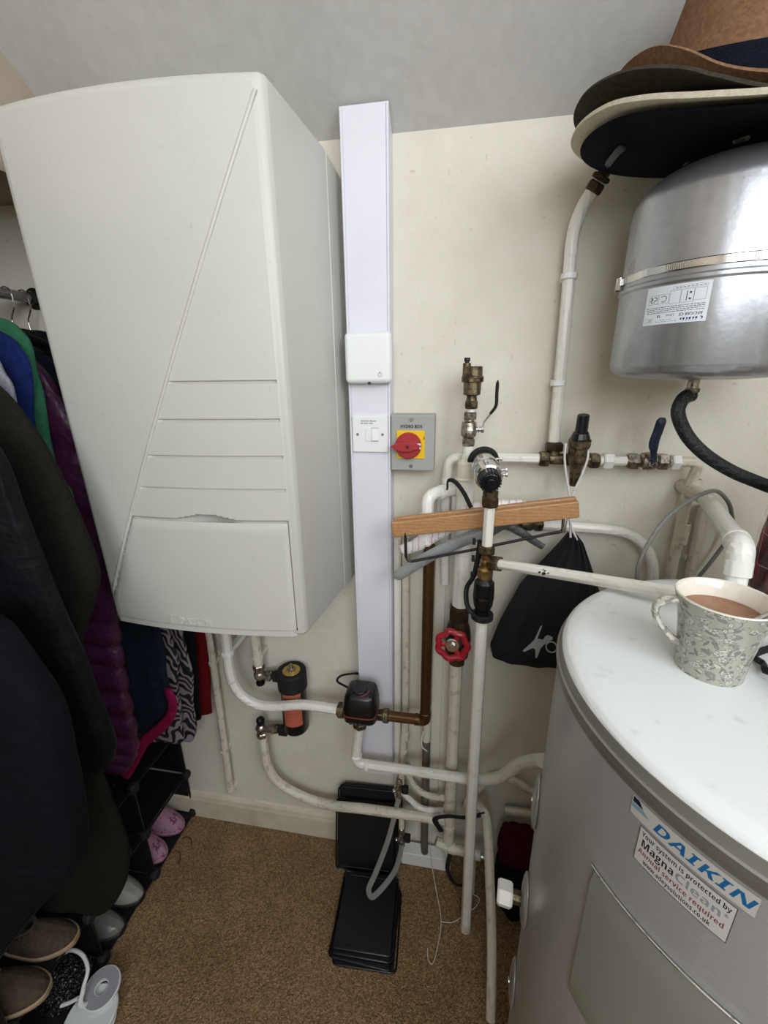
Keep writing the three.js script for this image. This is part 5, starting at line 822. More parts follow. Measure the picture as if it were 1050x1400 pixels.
{
  const t = thing('drawstring_bag', 'black cloth drawstring bag with white leaping animal print, hung on the reducing valve', 'bag');
  const z = 0.075;
  const world = [[[0.2726, 1.2372, 0.075][1], [0.2622, 1.2367, 0.075][0], [0.283, 1.2378, 0.075][0], 0.012], [[0.2748, 1.2191, 0.075][1], [0.2513, 1.2178, 0.075][0], [0.298, 1.2204, 0.075][0], 0.018], [[0.2698, 1.1779, 0.075][1], [0.2229, 1.1749, 0.075][0], [0.3159, 1.1807, 0.075][0], 0.022], [[0.2603, 1.0999, 0.075][1], [0.1691, 1.0929, 0.075][0], [0.3485, 1.1067, 0.075][0], 0.03], [[0.2559, 0.9975, 0.075][1], [0.1294, 0.9855, 0.075][0], [0.3768, 1.009, 0.075][0], 0.036], [[0.2576, 0.9225, 0.075][1], [0.1089, 0.9063, 0.075][0], [0.3987, 0.9378, 0.075][0], 0.034], [[0.2663, 0.8902, 0.075][1], [0.1167, 0.8731, 0.075][0], [0.4083, 0.9065, 0.075][0], 0.026], [[0.2822, 0.8764, 0.075][1], [0.1514, 0.8611, 0.075][0], [0.4071, 0.891, 0.075][0], 0.01]];
  const rings = []; for (let j = 0; j <= 44; j++) {
    const s = j / 44 * (world.length - 1), i = Math.min(world.length - 2, Math.floor(s)), u = s - i, g = (k) => lerp(world[i][k], world[i + 1][k], u), ring = [];
    for (let k = 0; k < 84; k++) { const a = k / 84 * Math.PI * 2, c = Math.cos(a), sn = Math.sin(a), w = (g(2) - g(1)) / 2, f = 1 - j / 44, fold = 0.35 * f * Math.sin(a * 15 + 1.3 * Math.sin(j * 0.15)) + 0.1 * Math.sin(a * 7 + j * 0.12); ring.push([(g(1) + g(2)) / 2 + Math.sign(c) * Math.pow(Math.abs(c), 0.85) * w, g(0) + 0.003 * Math.sin(a * 9) * (j > 41 ? 1 : 0), 0.088 + Math.sign(sn) * Math.pow(Math.abs(sn), 0.7) * g(3) * (1 + fold)]); }
    rings.push(ring);
  }
  const body = clean(loft(rings, { crease: 1.2 })), X0 = world[5][1], X1 = world[5][2], Y0 = world[7][0], Y1 = world[0][0];
  const pos = body.attributes.position, nor = body.attributes.normal, uv = body.attributes.uv;
  for (let i = 0; i < pos.count; i++) { const back = pos.getZ(i) < 0.088; uv.setXY(i, back ? 0.01 : (pos.getX(i) - X0) / (X1 - X0), back ? 0.01 : (pos.getY(i) - Y0) / (Y1 - Y0)); }
  const print = canvasTex(1024, 1024, (g, w, h) => {
    g.fillStyle = '#17171a'; g.fillRect(0, 0, w, h); let s = 5; for (let k = 0; k < 9000; k++) { s = (s * 1664525 + 1013904223) >>> 0; const x = s % 1024; s = (s * 1664525 + 1013904223) >>> 0; g.fillStyle = k % 2 ? '#1d1d20' : '#121214'; g.fillRect(x, s % 1024, 5, 2); }
    const T = ([a, b]) => [((a / 3.5 + 520) - 669) / (833 - 669) * w, ((b / 3.5 + 700) - 728) / (907 - 728) * h];
    g.fillStyle = '#b9bcc2'; g.beginPath();
    [[745, 478], [735, 525], [731, 546], [758, 553], [766, 534], [780, 530], [800, 536], [801, 548], [786, 560], [766, 580], [753, 600], [742, 652], [734, 650], [728, 606], [715, 598], [680, 630], [672, 626], [700, 585], [715, 560], [722, 540], [737, 486]].forEach((q, i) => { const [x, y] = T(q); i ? g.lineTo(x, y) : g.moveTo(x, y); });
    g.fill(); const [ox, oy] = T([800, 585]); g.strokeStyle = '#b9bcc2'; g.lineWidth = 12; g.beginPath(); g.arc(ox, oy, 42, 0, 7); g.stroke();
  });
  part(t, 'bag_body', body, M({ map: print, roughness: 0.92 }), { keepUV: true });
  const cord = M({ color: 0xd7d2cf, roughness: 0.7 });
  part(t, 'left_cord', sweep(spline([[0.2322, 1.4477, 0.1], [0.2311, 1.4233, 0.104], [0.2371, 1.3871, 0.106], [0.2497, 1.3367, 0.106], [0.257, 1.288, 0.106], [0.2663, 1.2338, 0.1]], 40), 0.0024, { seg: 8 }), cord);
  part(t, 'right_cord', sweep(spline([[0.2718, 1.4483, 0.1], [0.2782, 1.4242, 0.104], [0.2708, 1.3834, 0.107], [0.257, 1.3372, 0.107], [0.2548, 1.2916, 0.107], [0.2653, 1.2586, 0.105], [0.281, 1.2292, 0.1]], 40), 0.0024, { seg: 8 }), cord);
}

// ---------------------------------------------------------------- clothes on the rail
const RAIL = { x: -1.1, y: 1.79 };
{
  const t = thing('clothes_rail', 'steel clothes rail in the alcove behind the boiler', 'rail');
  part(t, 'rail', sweep([[RAIL.x, RAIL.y, 0.003], [RAIL.x, RAIL.y, 1.69]], 0.0125, { seg: 18 }), M({ color: 0x8c8a86, metalness: 0.8, roughness: 0.35 }));
  part(t, 'end_socket', lathe([RAIL.x, RAIL.y, 0.001], FRONT, [[0, 0], [0, 0.026], [0.004, 0.026], [0.006, 0.018], [0.02, 0.016], [0.02, 0]], 24), steelDark);
}
function coatHanger(z, n) {
  const t = thing('coat_hanger', n, 'hanger', 'hangers on the rail'), X = RAIL.x, hk = [];
  for (let k = 0; k <= 20; k++) { const a = lerp(-0.6, Math.PI, k / 20); hk.push([X - Math.cos(a) * 0.0165, RAIL.y + Math.sin(a) * 0.0165 - 0.001, z]); }
  hk.push([X + 0.014, RAIL.y - 0.03, z], [X, RAIL.y - 0.055, z], [X, RAIL.y - 0.085, z]);
  part(t, 'hook', sweep(spline(hk, 50), 0.0021, { seg: 8 }), chrome);
  part(t, 'shoulder_bar', sweep(spline([[X - 0.2, RAIL.y - 0.15, z], [X - 0.1, RAIL.y - 0.105, z], [X, RAIL.y - 0.083, z], [X + 0.1, RAIL.y - 0.105, z], [X + 0.2, RAIL.y - 0.15, z]], 30), 0.006, { seg: 10 }), blackPlastic);
}
// body of a hung garment: rows of [right edge x, height], thickness around its plane z, folds
function garmentGeo(o) {
  const rows = o.rows.map(V), n = o.n ?? 46, rings = [], N = 96, xl = o.xl ?? -1.36;
  const c = new THREE.CatmullRomCurve3(rows, false, 'centripetal');
  for (let j = 0; j <= n; j++) {
    const v = j / n, p = c.getPoint(v), xL = lerp(lerp(p.x - 0.1, xl, sstep(0, 0.25, v)), xl, 0.3), w = (p.x - xL) / 2, ring = [], th = o.t * lerp(0.45, 1, sstep(0, 0.2, v)) * (v > 0.97 ? lerp(1, 0.5, (v - 0.97) / 0.03) : 1);
    for (let k = 0; k < N; k++) {
      const a = k / N * Math.PI * 2, ca = Math.cos(a), sa = Math.sin(a), edge = 1 - 0.35 * Math.abs(ca);
      let f = 0.28 * Math.sin(a * o.k + 2.1 * Math.sin(v * 4 + o.s) + o.s) + 0.16 * Math.sin(a * (o.k * 2 + 3) + v * 7 + o.s * 3);
      let extra = o.puff ? o.puff(v, a) : 0;
      const x = (p.x + xL) / 2 + Math.sign(ca) * Math.pow(Math.abs(ca), 0.8) * w * (1 + (o.wave ?? 0.006) * Math.sin(v * 31 + o.s)) + extra * ca * 0.5;
      ring.push([x, p.y + (o.hem ?? 0.006) * Math.sin(a * 5 + o.s) * v, o.z + Math.sign(sa) * Math.pow(Math.abs(sa), 0.6) * th * (1 + f * edge * (o.fold ?? 1)) + extra * sa]);
    }
    rings.push(ring);
  }
  return loft(rings, { crease: 1.2, flip: true });
}
const darkTex = (a, b, s, rough, o = {}) => { const m = cloth(a, b, s, o.per ?? 50, rough); return m; };
{ // red garment nearest the back wall
  const g = (name, label, cat) => thing(name, label, cat ?? 'garment');
  let t = g('red_garment', 'plain red garment hanging against the back wall under the boiler', 'garment');
  part(t, 'body', garmentGeo({ z: 0.035, t: 0.019, k: 6, s: 1, xl: -1.3, rows: [[-1.0, 1.70, 0], [-0.83, 1.6, 0], [-0.79, 1.3, 0], [-0.7379, 0.8294, 0.04], [-0.7486, 0.6928, 0.04], [-0.7638, 0.5221, 0.04]] }), cloth(0x6a0f18, 0x570b12, 221));
  t = g('black_garment', 'black garment between the red one and the zebra print', 'garment');
  part(t, 'body', garmentGeo({ z: 0.078, t: 0.013, k: 6, s: 2, xl: -1.3, rows: [[-1.0, 1.70, 0], [-0.85, 1.6, 0], [-0.82, 1.3, 0], [-0.7477, 0.8312, 0.082], [-0.7595, 0.6976, 0.082], [-0.7744, 0.5396, 0.082]] }), cloth(0x0e0e10, 0x141417, 223));
  t = g('zebra_print_dress', 'black and white zebra print garment with gathered folds', 'garment');
  const zeb = tex(512, (u, v) => { const n = fbm(u, v, 4, 3, 231), s = Math.sin((v * 18 + 9 * n + 1.6 * Math.sin(u * 12.566)) * 6.283 * 0.5); return mixc(rgb(0x121013), rgb(0x8c838a), sstep(0.0, 0.2, s)); }, 0.3);
  const zm = M({ map: zeb, roughness: 0.75 });
  part(t, 'rear_fold', garmentGeo({ z: 0.112, t: 0.014, k: 4, s: 3, xl: -1.28, rows: [[-1.02, 1.5, 0], [-0.9, 1.42, 0], [-0.81, 1.2, 0], [-0.7531, 0.8516, 0.112], [-0.751, 0.7364, 0.112], [-0.7663, 0.598, 0.112], [-0.7759, 0.5071, 0.112], [-0.7947, 0.4864, 0.112]], wave: 0.012 }), zm);
  part(t, 'front_fold', garmentGeo({ z: 0.146, t: 0.016, k: 4, s: 5, xl: -1.28, rows: [[-1.02, 1.5, 0], [-0.92, 1.42, 0], [-0.84, 1.2, 0], [-0.7594, 0.8532, 0.15], [-0.7705, 0.7518, 0.15], [-0.7846, 0.6307, 0.15], [-0.7895, 0.5464, 0.15], [-0.8064, 0.5064, 0.15]], wave: 0.012 }), zm);
  t = g('navy_jacket', 'dark navy jacket with bright pink curved hem', 'jacket');
  const nav = [[-1.0, 1.70, 0], [-0.86, 1.6, 0], [-0.82, 1.3, 0], [-0.7528, 0.913, 0.2], [-0.7597, 0.8062, 0.2], [-0.7645, 0.744, 0.2], [-0.7814, 0.6779, 0.2], [-0.8356, 0.6033, 0.2]];
  part(t, 'body', garmentGeo({ z: 0.2, t: 0.022, k: 5, s: 7, xl: -1.3, rows: nav, fold: 0.6 }), cloth(0x1a2431, 0x131a26, 233, 40, 0.8));
  const pinkM = cloth(0x8f1a4a, 0x74123b, 237, 40, 0.85);
  part(t, 'pink_hem', sweep(spline([[-0.7474, 0.7831, 0.22], [-0.739, 0.7371, 0.222], [-0.7567, 0.6893, 0.222], [-0.8015, 0.638, 0.224], [-0.8543, 0.589, 0.226], [-0.8999, 0.5208, 0.226], [-0.9476, 0.4494, 0.226]], 50), (u) => 0.013 + 0.007 * u, { seg: 14, flat: 0.55, side: [0.5, 1, 0] }), pinkM, { label: 'bright pink hem' });
  t = g('purple_puffer_coat', 'glossy purple quilted puffer coat squeezed against the boiler side', 'coat');
  const prow = [[-1.0, 1.71, 0], [-0.86, 1.63, 0], [-0.79, 1.5, 0], [-0.772, 1.3, 0], [-0.772, 1.1, 0], [-0.8027, 0.9853, 0.275], [-0.8103, 0.9159, 0.275], [-0.8163, 0.8137, 0.275], [-0.8199, 0.7179, 0.275], [-0.8278, 0.6289, 0.275], [-0.8489, 0.5731, 0.275], [-0.8877, 0.523, 0.275]];
  const purple = P({ map: tex(256, (u, v) => mixc(rgb(0x4a1c40), rgb(0x361430), fbm(u, v, 24, 4, 241)), 0.3), bumpMap: tex(256, (u, v) => fbm(u, v, 9, 3, 243), 0.18, false), bumpScale: 0.004, roughness: 0.48, sheen: 0.2, sheenColor: new THREE.Color(0x8a5078), sheenRoughness: 0.4 });
  part(t, 'quilted_body', garmentGeo({ z: 0.275, t: 0.03, k: 3, s: 9, n: 150, xl: -1.34, rows: prow, fold: 0.4, wave: 0.002, puff: (v, a) => 0.02 * (Math.pow(Math.abs(Math.sin(v * Math.PI * 14 + 0.5 * Math.sin(a * 2))), 0.5) - 0.75) }), purple);
  t = g('green_fleece', 'green fleece with a royal blue front panel', 'fleece');
  const gf = tex(512, (u, v) => { return mixc(rgb(0x1d5c3e), rgb(0x174a32), fbm(u, v, 30, 4, 247)); }, 0.3);
  const gm = M({ map: gf, bumpMap: tex(128, (u, v) => fbm(u, v, 24, 4, 249), 0.12, false), bumpScale: 0.002, roughness: 0.95 });
  part(t, 'body', garmentGeo({ z: 0.33, t: 0.017, k: 5, s: 11, xl: -1.34, rows: [[-0.8867, 1.7081, 0.33], [-0.8198, 1.6911, 0.33], [-0.7937, 1.6629, 0.33], [-0.7889, 1.6009, 0.33], [-0.7938, 1.5191, 0.33], [-0.8035, 1.4167, 0.33], [-0.78, 1.36, 0], [-0.8, 1.3, 0]] }), gm);
  part(t, 'blue_panel', garmentGeo({ z: 0.354, t: 0.013, k: 4, s: 12, xl: -1.3, rows: [[-0.8811, 1.6829, 0.354], [-0.8206, 1.674, 0.354], [-0.7929, 1.6537, 0.354], [-0.7783, 1.626, 0.354], [-0.7942, 1.5349, 0.354], [-0.8154, 1.4507, 0.354], [-0.82, 1.38, 0], [-0.84, 1.32, 0]] }), cloth(0x152457, 0x101b44, 251, 40), { label: 'royal blue panel' });
  t = g('grey_jumper', 'pale grey jumper showing between the blue fleece and the brown coat', 'garment');
  part(t, 'body', garmentGeo({ z: 0.388, t: 0.012, k: 4, s: 14, xl: -1.3, rows: [[-0.8524, 1.6406, 0.388], [-0.8075, 1.6277, 0.388], [-0.7931, 1.5982, 0.388], [-0.7852, 1.5567, 0.388], [-0.8026, 1.4843, 0.388], [-0.84, 1.2, 0], [-0.86, 1.0, 0]] }), cloth(0x8a8a92, 0x76767e, 253));
  t = g('brown_long_coat', 'long dull olive-brown coat with hem down over the shoe rack', 'coat');
  const brown = cloth(0x211f1a, 0x191713, 257, 70, 0.95);
  part(t, 'body', garmentGeo({ z: 0.445, t: 0.03, k: 4, s: 15, n: 70, xl: -1.36, rows: [[-0.803, 1.6118, 0.445], [-0.7438, 1.5757, 0.445], [-0.701, 1.5046, 0.445], [-0.6694, 1.4144, 0.445], [-0.6508, 1.3301, 0.445], [-0.6439, 1.2379, 0.445], [-0.671, 1.1741, 0.445], [-0.7262, 1.0694, 0.445], [-0.7568, 0.9003, 0.445], [-0.7573, 0.6912, 0.445], [-0.7443, 0.5293, 0.445], [-0.7651, 0.4089, 0.445], [-0.8235, 0.2911, 0.445], [-0.8874, 0.226, 0.445]], fold: 0.5, wave: 0.002 }), brown);
  t = g('black_waterproof_jacket', 'shiny black waterproof jacket with drooping sleeve beside the purple coat', 'jacket');
  const blk = P({ specularIntensity: 0.28, map: tex(256, (u, v) => mixc(rgb(0x0e0f13), rgb(0x090a0d), fbm(u, v, 20, 4, 261)), 0.3), bumpMap: tex(256, (u, v) => fbm(u, v, 9, 4, 263), 0.3, false), bumpScale: 0.005, roughness: 0.6 });
  part(t, 'body', garmentGeo({ z: 0.54, t: 0.036, k: 4, s: 17, n: 60, xl: -1.36, rows: [[-0.7171, 1.5384, 0.54], [-0.6683, 1.4966, 0.54], [-0.6529, 1.3961, 0.54], [-0.6416, 1.2854, 0.54], [-0.6214, 1.1811, 0.54], [-0.609, 1.0988, 0.54], [-0.5969, 1.0057, 0.54], [-0.5966, 0.9436, 0.54], [-0.6148, 0.9054, 0.54], [-0.6692, 0.8776, 0.54]], fold: 0.7, wave: 0.004 }), blk);
  part(t, 'collar', garmentGeo({ z: 0.545, t: 0.05, k: 3, s: 18, n: 12, xl: -1.2, rows: [[-1.04, 1.72, 0.545], [-1.02, 1.68, 0.545], [-1.0, 1.63, 0.545]] }), blk);
  t = g('dark_navy_coat', 'heavy dark navy coat at the room end of the clothes rail', 'coat');
  const nvy = P({ specularIntensity: 0.2, map: tex(256, (u, v) => mixc(rgb(0x0d0f15), rgb(0x090a0f), fbm(u, v, 20, 4, 265)), 0.3), bumpMap: tex(256, (u, v) => fbm(u, v, 7, 4, 267), 0.4, false), bumpScale: 0.008, roughness: 0.85 });
  part(t, 'body', garmentGeo({ z: 0.68, t: 0.05, k: 4, s: 21, n: 60, xl: -1.36, rows: [[-0.98, 1.68, 0], [-0.88, 1.5, 0], [-0.8, 1.2, 0], [-0.5573, 1.2878, 0.68], [-0.5314, 1.2325, 0.68], [-0.5066, 1.1658, 0.68], [-0.5129, 1.0693, 0.68], [-0.5252, 0.9606, 0.68], [-0.5349, 0.9045, 0.68], [-0.5666, 0.8443, 0.68], [-0.6579, 0.749, 0.68], [-0.7545, 0.6629, 0.68]], fold: 0.6, wave: 0.003 }), nvy);
  const zs = [0.035, 0.078, 0.128, 0.2, 0.275, 0.338, 0.388, 0.445, 0.54, 0.68], names = ['wire-hooked hanger holding the red garment', 'wire-hooked hanger holding the black garment by the back wall', 'wire-hooked hanger holding the zebra print garment', 'wire-hooked hanger holding the navy jacket with pink hem', 'wire-hooked hanger holding the purple puffer coat', 'wire-hooked hanger holding the green fleece', 'wire-hooked hanger holding the pale grey jumper', 'wire-hooked hanger holding the olive-brown coat', 'wire-hooked hanger holding the shiny black jacket', 'wire-hooked hanger holding the dark navy coat'];
  zs.forEach((z, i) => coatHanger(z, names[i]));
}

// ---------------------------------------------------------------- shoe rack
{
  const t = thing('shoe_rack', 'black modular cube shoe rack on the carpet under the clothes', 'rack');
  const xf = -0.93, xb = -1.16, z0 = 0.012, pz = 0.2165, ty = [0.012, 0.2, 0.398], cols = 5;
  const panel = M({ color: 0x0f0f10, roughness: 0.55 }), wire = M({ color: 0x19191b, roughness: 0.35, metalness: 0.3 });
  const frame = (pts) => sweep(pts, 0.0036, { seg: 8 });
  const sheetG = new THREE.BoxGeometry(xf - xb - 0.012, 0.0022, pz - 0.014), sideG = new THREE.BoxGeometry(xf - xb - 0.012, 0.18, 0.0022), backG = new THREE.BoxGeometry(0.0022, 0.18, pz - 0.014);
  for (let c = 0; c < cols; c++) for (let r = 0; r < 3; r++) {
    const zc = z0 + (c + 0.5) * pz; const p = part(t, 'shelf_panel', sheetG.clone().translate((xf + xb) / 2, ty[r], zc), panel);
    part(p, 'wire_edge', frame(fillet([[xb, ty[r], zc - pz / 2 + 0.006], [xf, ty[r], zc - pz / 2 + 0.006], [xf, ty[r], zc + pz / 2 - 0.006], [xb, ty[r], zc + pz / 2 - 0.006]], 0.012)), wire);
    if (r < 2) part(t, 'back_panel', backG.clone().translate(xb, (ty[r] + ty[r + 1]) / 2, zc), panel);
  }
  for (let c = 0; c <= cols; c++) for (let r = 0; r < 2; r++) {
    const z = z0 + c * pz, p = part(t, 'divider_panel', sideG.clone().translate((xf + xb) / 2, (ty[r] + ty[r + 1]) / 2, z), panel);
    part(p, 'wire_edge', frame([[xf, ty[r], z], [xf, ty[r + 1], z]]), wire);
  }
  for (let c = 0; c <= cols; c++) for (let r = 0; r < 3; r++) part(t, 'corner_connector', lathe([xf - 0.008, ty[r] + (r ? 0 : 0.006), z0 + c * pz], [1, 0, 0], [[0, 0], [0, 0.016], [0.004, 0.0178], [0.014, 0.0175], [0.02, 0.013], [0.02, 0]], 10, 0.3), blackMatt);
}
// shoes: x is the length axis (toe at +x) in local space
function shoe(name, label, o) {
  const t = thing(name, label, o.cat ?? 'shoe', o.group), L = o.L ?? 0.2, W = o.W ?? 0.078, H = o.H ?? 0.062, m = new THREE.Matrix4().makeRotationFromEuler(new THREE.Euler(0, o.turn ?? 0, o.tilt ?? 0)).setPosition(...o.at);
  const wid = (s) => W / 2 * Math.pow(Math.sin(Math.PI * clamp(0.004 + s * 0.992)), 0.42) * (0.82 + 0.22 * sstep(0.25, 0.75, s)), hgt = (s) => H * (o.low ? lerp(1, 0.62, sstep(0.3, 0.9, s)) : lerp(1.05, 0.6, sstep(0.35, 0.92, s))) * Math.pow(Math.sin(Math.PI * clamp(0.004 + s * 0.992)), 0.28);
  const rings = [], sole = []; const n = 44;
  for (let i = 0; i <= n; i++) { const s = (1 - Math.cos(Math.PI * i / n)) / 2, r = [], q = []; for (let k = 0; k < 48; k++) { const a = k / 48 * Math.PI * 2, c = Math.cos(a), sn = Math.sin(a), w = wid(s), h = hgt(s), zz = c * w * (sn > 0 ? 1 - 0.28 * sn : 1), open = sn > 0 && ((s - 0.3) / 0.2) ** 2 + (zz / (0.62 * wid(0.3))) ** 2 < 1; r.push([(s - 0.5) * L, open ? 0.02 : 0.012 + Math.max(0, sn) ** 0.75 * h + Math.min(0, sn) * 0.004, zz]); q.push([(s - 0.5) * L * 1.02, 0.009 + Math.sign(sn) * Math.pow(Math.abs(sn), 0.4) * 0.0085, Math.sign(c) * Math.pow(Math.abs(c), 0.7) * (w + 0.003)]); } rings.push(r); sole.push(q); }
  part(t, 'upper', loft(rings, { crease: 1 }).applyMatrix4(m), o.mat);
  part(t, 'sole', loft(sole, { crease: 0.8 }).applyMatrix4(m), o.sole);
  const op = []; for (let k = 0; k <= 40; k++) { const a = k / 40 * Math.PI * 2, s = 0.3 + 0.2 * Math.cos(a); op.push([(s - 0.5) * L, 0.0105 + hgt(s) * (0.94 + 0.03 * Math.cos(a)), Math.sin(a) * wid(s) * 0.64]); }
  part(t, 'collar', sweep(op, 0.0042, { seg: 8, caps: false }).applyMatrix4(m), o.trim ?? o.mat);
  const cap = op.slice(0, 40), ctr = cap.reduce((s, q) => s.add(V(q)), new THREE.Vector3()).divideScalar(40); ctr.y -= 0.0;
  part(t, 'insole', loft([cap.map((q) => [lerp(ctr.x, q[0], 0.9), 0.0205, lerp(ctr.z, q[2], 0.9)]), cap.map((q) => [lerp(ctr.x, q[0], 0.88), 0.0225, lerp(ctr.z, q[2], 0.88)])], { caps: true }).applyMatrix4(m), o.inside);
  if (o.strap) { const st = []; for (let k = 0; k <= 20; k++) { const a = lerp(-1.2, 1.2, k / 20) + Math.PI; st.push([(0.3 - 0.5) * L + Math.cos(a) * L * 0.25, 0.05 + 0.012 * Math.cos((k / 20 - 0.5) * 3), Math.sin(a) * W * 0.5]); } part(t, 'heel_strap', sweep(st, 0.005, { seg: 8, flat: 1.6 }).applyMatrix4(m), o.mat); }
  if (o.panel) part(t, 'toe_panel', new THREE.SphereGeometry(1, 20, 12).scale(L * 0.2, H * 0.4, W * 0.43).translate(L * 0.24, 0.022, 0).applyMatrix4(m), o.panel);
  if (o.laces) for (let k = 0; k < 4; k++) part(t, 'lace', sweep(spline([[L * (0.02 + k * 0.04), 0.012 + hgt(0.52 + k * 0.04) * 0.93, -W * 0.2], [L * (0.025 + k * 0.04), 0.016 + hgt(0.52 + k * 0.04), 0], [L * (0.02 + k * 0.04), 0.012 + hgt(0.52 + k * 0.04) * 0.93, W * 0.2]], 8), 0.0022, { seg: 6 }).applyMatrix4(m), o.laces);
  return t;
}
{
  const pink = M({ map: tex(256, (u, v) => mixc(rgb(0xa67c93), rgb(0x7c3a5f), sstep(0.7, 0.74, fbm(u, v, 9, 2, 271))), 0.09), roughness: 0.6 }), fur = cloth(0xb9a3b0, 0x9c8794, 273, 40);
  const a = [-0.9431, 0.0683, 0.16], b = [-0.9654, 0.0406, 0.08];
  shoe('pink_clog', 'pink spotted clog with fleecy lining on the bottom shelf, nearer the room', { at: [-1.03, 0.014, 0.165], turn: -0.12, L: 0.2, W: 0.088, H: 0.07, mat: pink, sole: pink, inside: fur, strap: true, cat: 'clog' });
  shoe('pink_clog', 'pink spotted clog on the bottom shelf, nearer the back wall', { at: [-1.03, 0.014, 0.07], turn: -0.1, L: 0.2, W: 0.086, H: 0.07, mat: pink, sole: pink, inside: fur, strap: true, cat: 'clog' });
  const grey = M({ map: grain(rgb(0x8c8b84), 0.12, 20, 275), roughness: 0.6 }), patent = P({ color: 0x6d6c68, roughness: 0.25 }), dark = cloth(0x6f6557, 0x5e5548, 277), black = M({ color: 0x151412, roughness: 0.6 });
  shoe('grey_trainer', 'pale grey trainer with black tongue in the second cube of the rack', { at: [-1.025, 0.014, 0.29], turn: -0.1, L: 0.21, W: 0.08, H: 0.062, mat: grey, sole: black, inside: dark, trim: black, laces: black });
  shoe('grey_trainer', 'grey trainer with shiny rounded toe in the second cube of the rack', { at: [-1.03, 0.014, 0.385], turn: 0.04, L: 0.22, W: 0.08, H: 0.06, mat: patent, sole: black, inside: dark, trim: black });
  const silver = P({ color: 0x8f8f8b, roughness: 0.25, metalness: 0.4 });
  shoe('silver_shoe', 'silvery shoe half hidden on the upper shelf behind the brown coat', { at: [-1.03, 0.204, 0.30], turn: 0.05, L: 0.2, W: 0.07, H: 0.05, mat: silver, sole: black, inside: dark });
  shoe('brown_boot', 'dark brown shoe lying in the shadow beside the pink clogs', { at: [-1.02, 0.204, 0.385], turn: 0.1, L: 0.2, W: 0.07, H: 0.06, mat: cloth(0x2e2620, 0x231d18, 279), sole: black, inside: dark });
  const taupe = cloth(0x53473b, 0x43382e, 281, 50, 0.8), soleT = M({ color: 0x9a8468, roughness: 0.7 });
  shoe('taupe_slipper', 'taupe suede slipper with dark opening and pale sole on the upper shelf', { at: [-1.0, 0.203, 0.615], turn: 0.25, tilt: -0.05, L: 0.2, W: 0.09, H: 0.06, mat: taupe, sole: soleT, inside: dark });
  shoe('taupe_slipper', 'taupe suede slipper partly hidden behind its pair', { at: [-1.01, 0.203, 0.515], turn: 0.2, L: 0.19, W: 0.085, H: 0.055, mat: taupe, sole: soleT, inside: dark });
  shoe('tan_shoe', 'tan leather shoe on top of the rack at its room end', { at: [-0.985, 0.402, 0.735], turn: 0.1, L: 0.2, W: 0.085, H: 0.06, mat: cloth(0xa07c58, 0x8b6a49, 283), sole: soleT, inside: dark });
}
// ---------------------------------------------------------------- spare black panels on the floor
{
  const sheetM = M({ map: tex(256, (u, v) => mixc(rgb(0x0b0c0d), rgb(0x17181a), fbm(u, v, 30, 3, 291)), 0.2), roughness: 0.45 }), wire = M({ color: 0x151517, roughness: 0.35, metalness: 0.3 });
  const mk = (label, W, H, mtx, group) => {
    const t = thing('spare_rack_panel', label, 'panel', group), m = mtx;
    const rr = (w, h, r) => { const p = []; for (const [cx, cy, a0] of [[w - r, h - r, 0], [-w + r, h - r, 1], [-w + r, -h + r, 2], [w - r, -h + r, 3]]) for (let k = 0; k <= 5; k++) { const a = (a0 + k / 5) * Math.PI / 2; p.push([cx + Math.cos(a) * r, cy + Math.sin(a) * r, 0]); } p.push(p[0]); return p; };
    part(t, 'sheet', box(0, 0, 0, W - 0.012, H - 0.004, 0.0025, 0.001, 1).applyMatrix4(m), sheetM);
    part(t, 'wire_frame', sweep(rr(W / 2, H / 2, 0.014), 0.0027, { seg: 8, caps: false }).applyMatrix4(m), wire);
    for (const q of [-1, 1]) part(t, 'hem_pocket', box(0, q * (H / 2 - 0.006), 0, W - 0.04, 0.013, 0.0052, 0.002, 1).applyMatrix4(m), sheetM);
  };
  const lean = (x, zb, ang, H, yaw = 0) => new THREE.Matrix4().makeTranslation(x, 0.003, zb).multiply(new THREE.Matrix4().makeRotationY(yaw)).multiply(new THREE.Matrix4().makeRotationX(-ang)).multiply(new THREE.Matrix4().makeTranslation(0, H / 2, 0));
  const g = 'spare panels leaning on the wall';
  mk('black wire-framed panel, front one of those leaning on the wall', 0.2, 0.25, lean(-0.242, 0.1, 0.24, 0.25, 0.05), g);
  mk('black wire-framed panel, second of those leaning on the wall', 0.2, 0.285, lean(-0.238, 0.088, 0.22, 0.285, 0.05), g);
  mk('black wire-framed panel, third of those leaning on the wall', 0.2, 0.29, lean(-0.232, 0.079, 0.2, 0.29, 0.06), g);
  mk('black wire-framed panel, rearmost of those leaning on the wall', 0.2, 0.292, lean(-0.226, 0.071, 0.18, 0.292, 0.05), g);
  const flat = (x, y, z, yaw, tx = 0) => new THREE.Matrix4().makeTranslation(x, y, z).multiply(new THREE.Matrix4().makeRotationY(yaw)).multiply(new THREE.Matrix4().makeRotationX(-Math.PI / 2 + tx));
  const f = 'spare panels lying on the carpet';
  mk('black wire-framed panel, lowest of the flat stack on the carpet', 0.182, 0.2, flat(-0.2, 0.004, 0.242, 0.05), f);
  mk('black wire-framed panel, second from the bottom of the flat stack', 0.182, 0.2, flat(-0.208, 0.010, 0.236, -0.02), f);
  mk('black wire-framed panel, third from the bottom of the flat stack', 0.178, 0.2, flat(-0.21, 0.016, 0.226, 0.03), f);
  mk('black wire-framed panel, top of the flat stack on the carpet', 0.178, 0.2, flat(-0.212, 0.022, 0.216, 0.04), f);
}
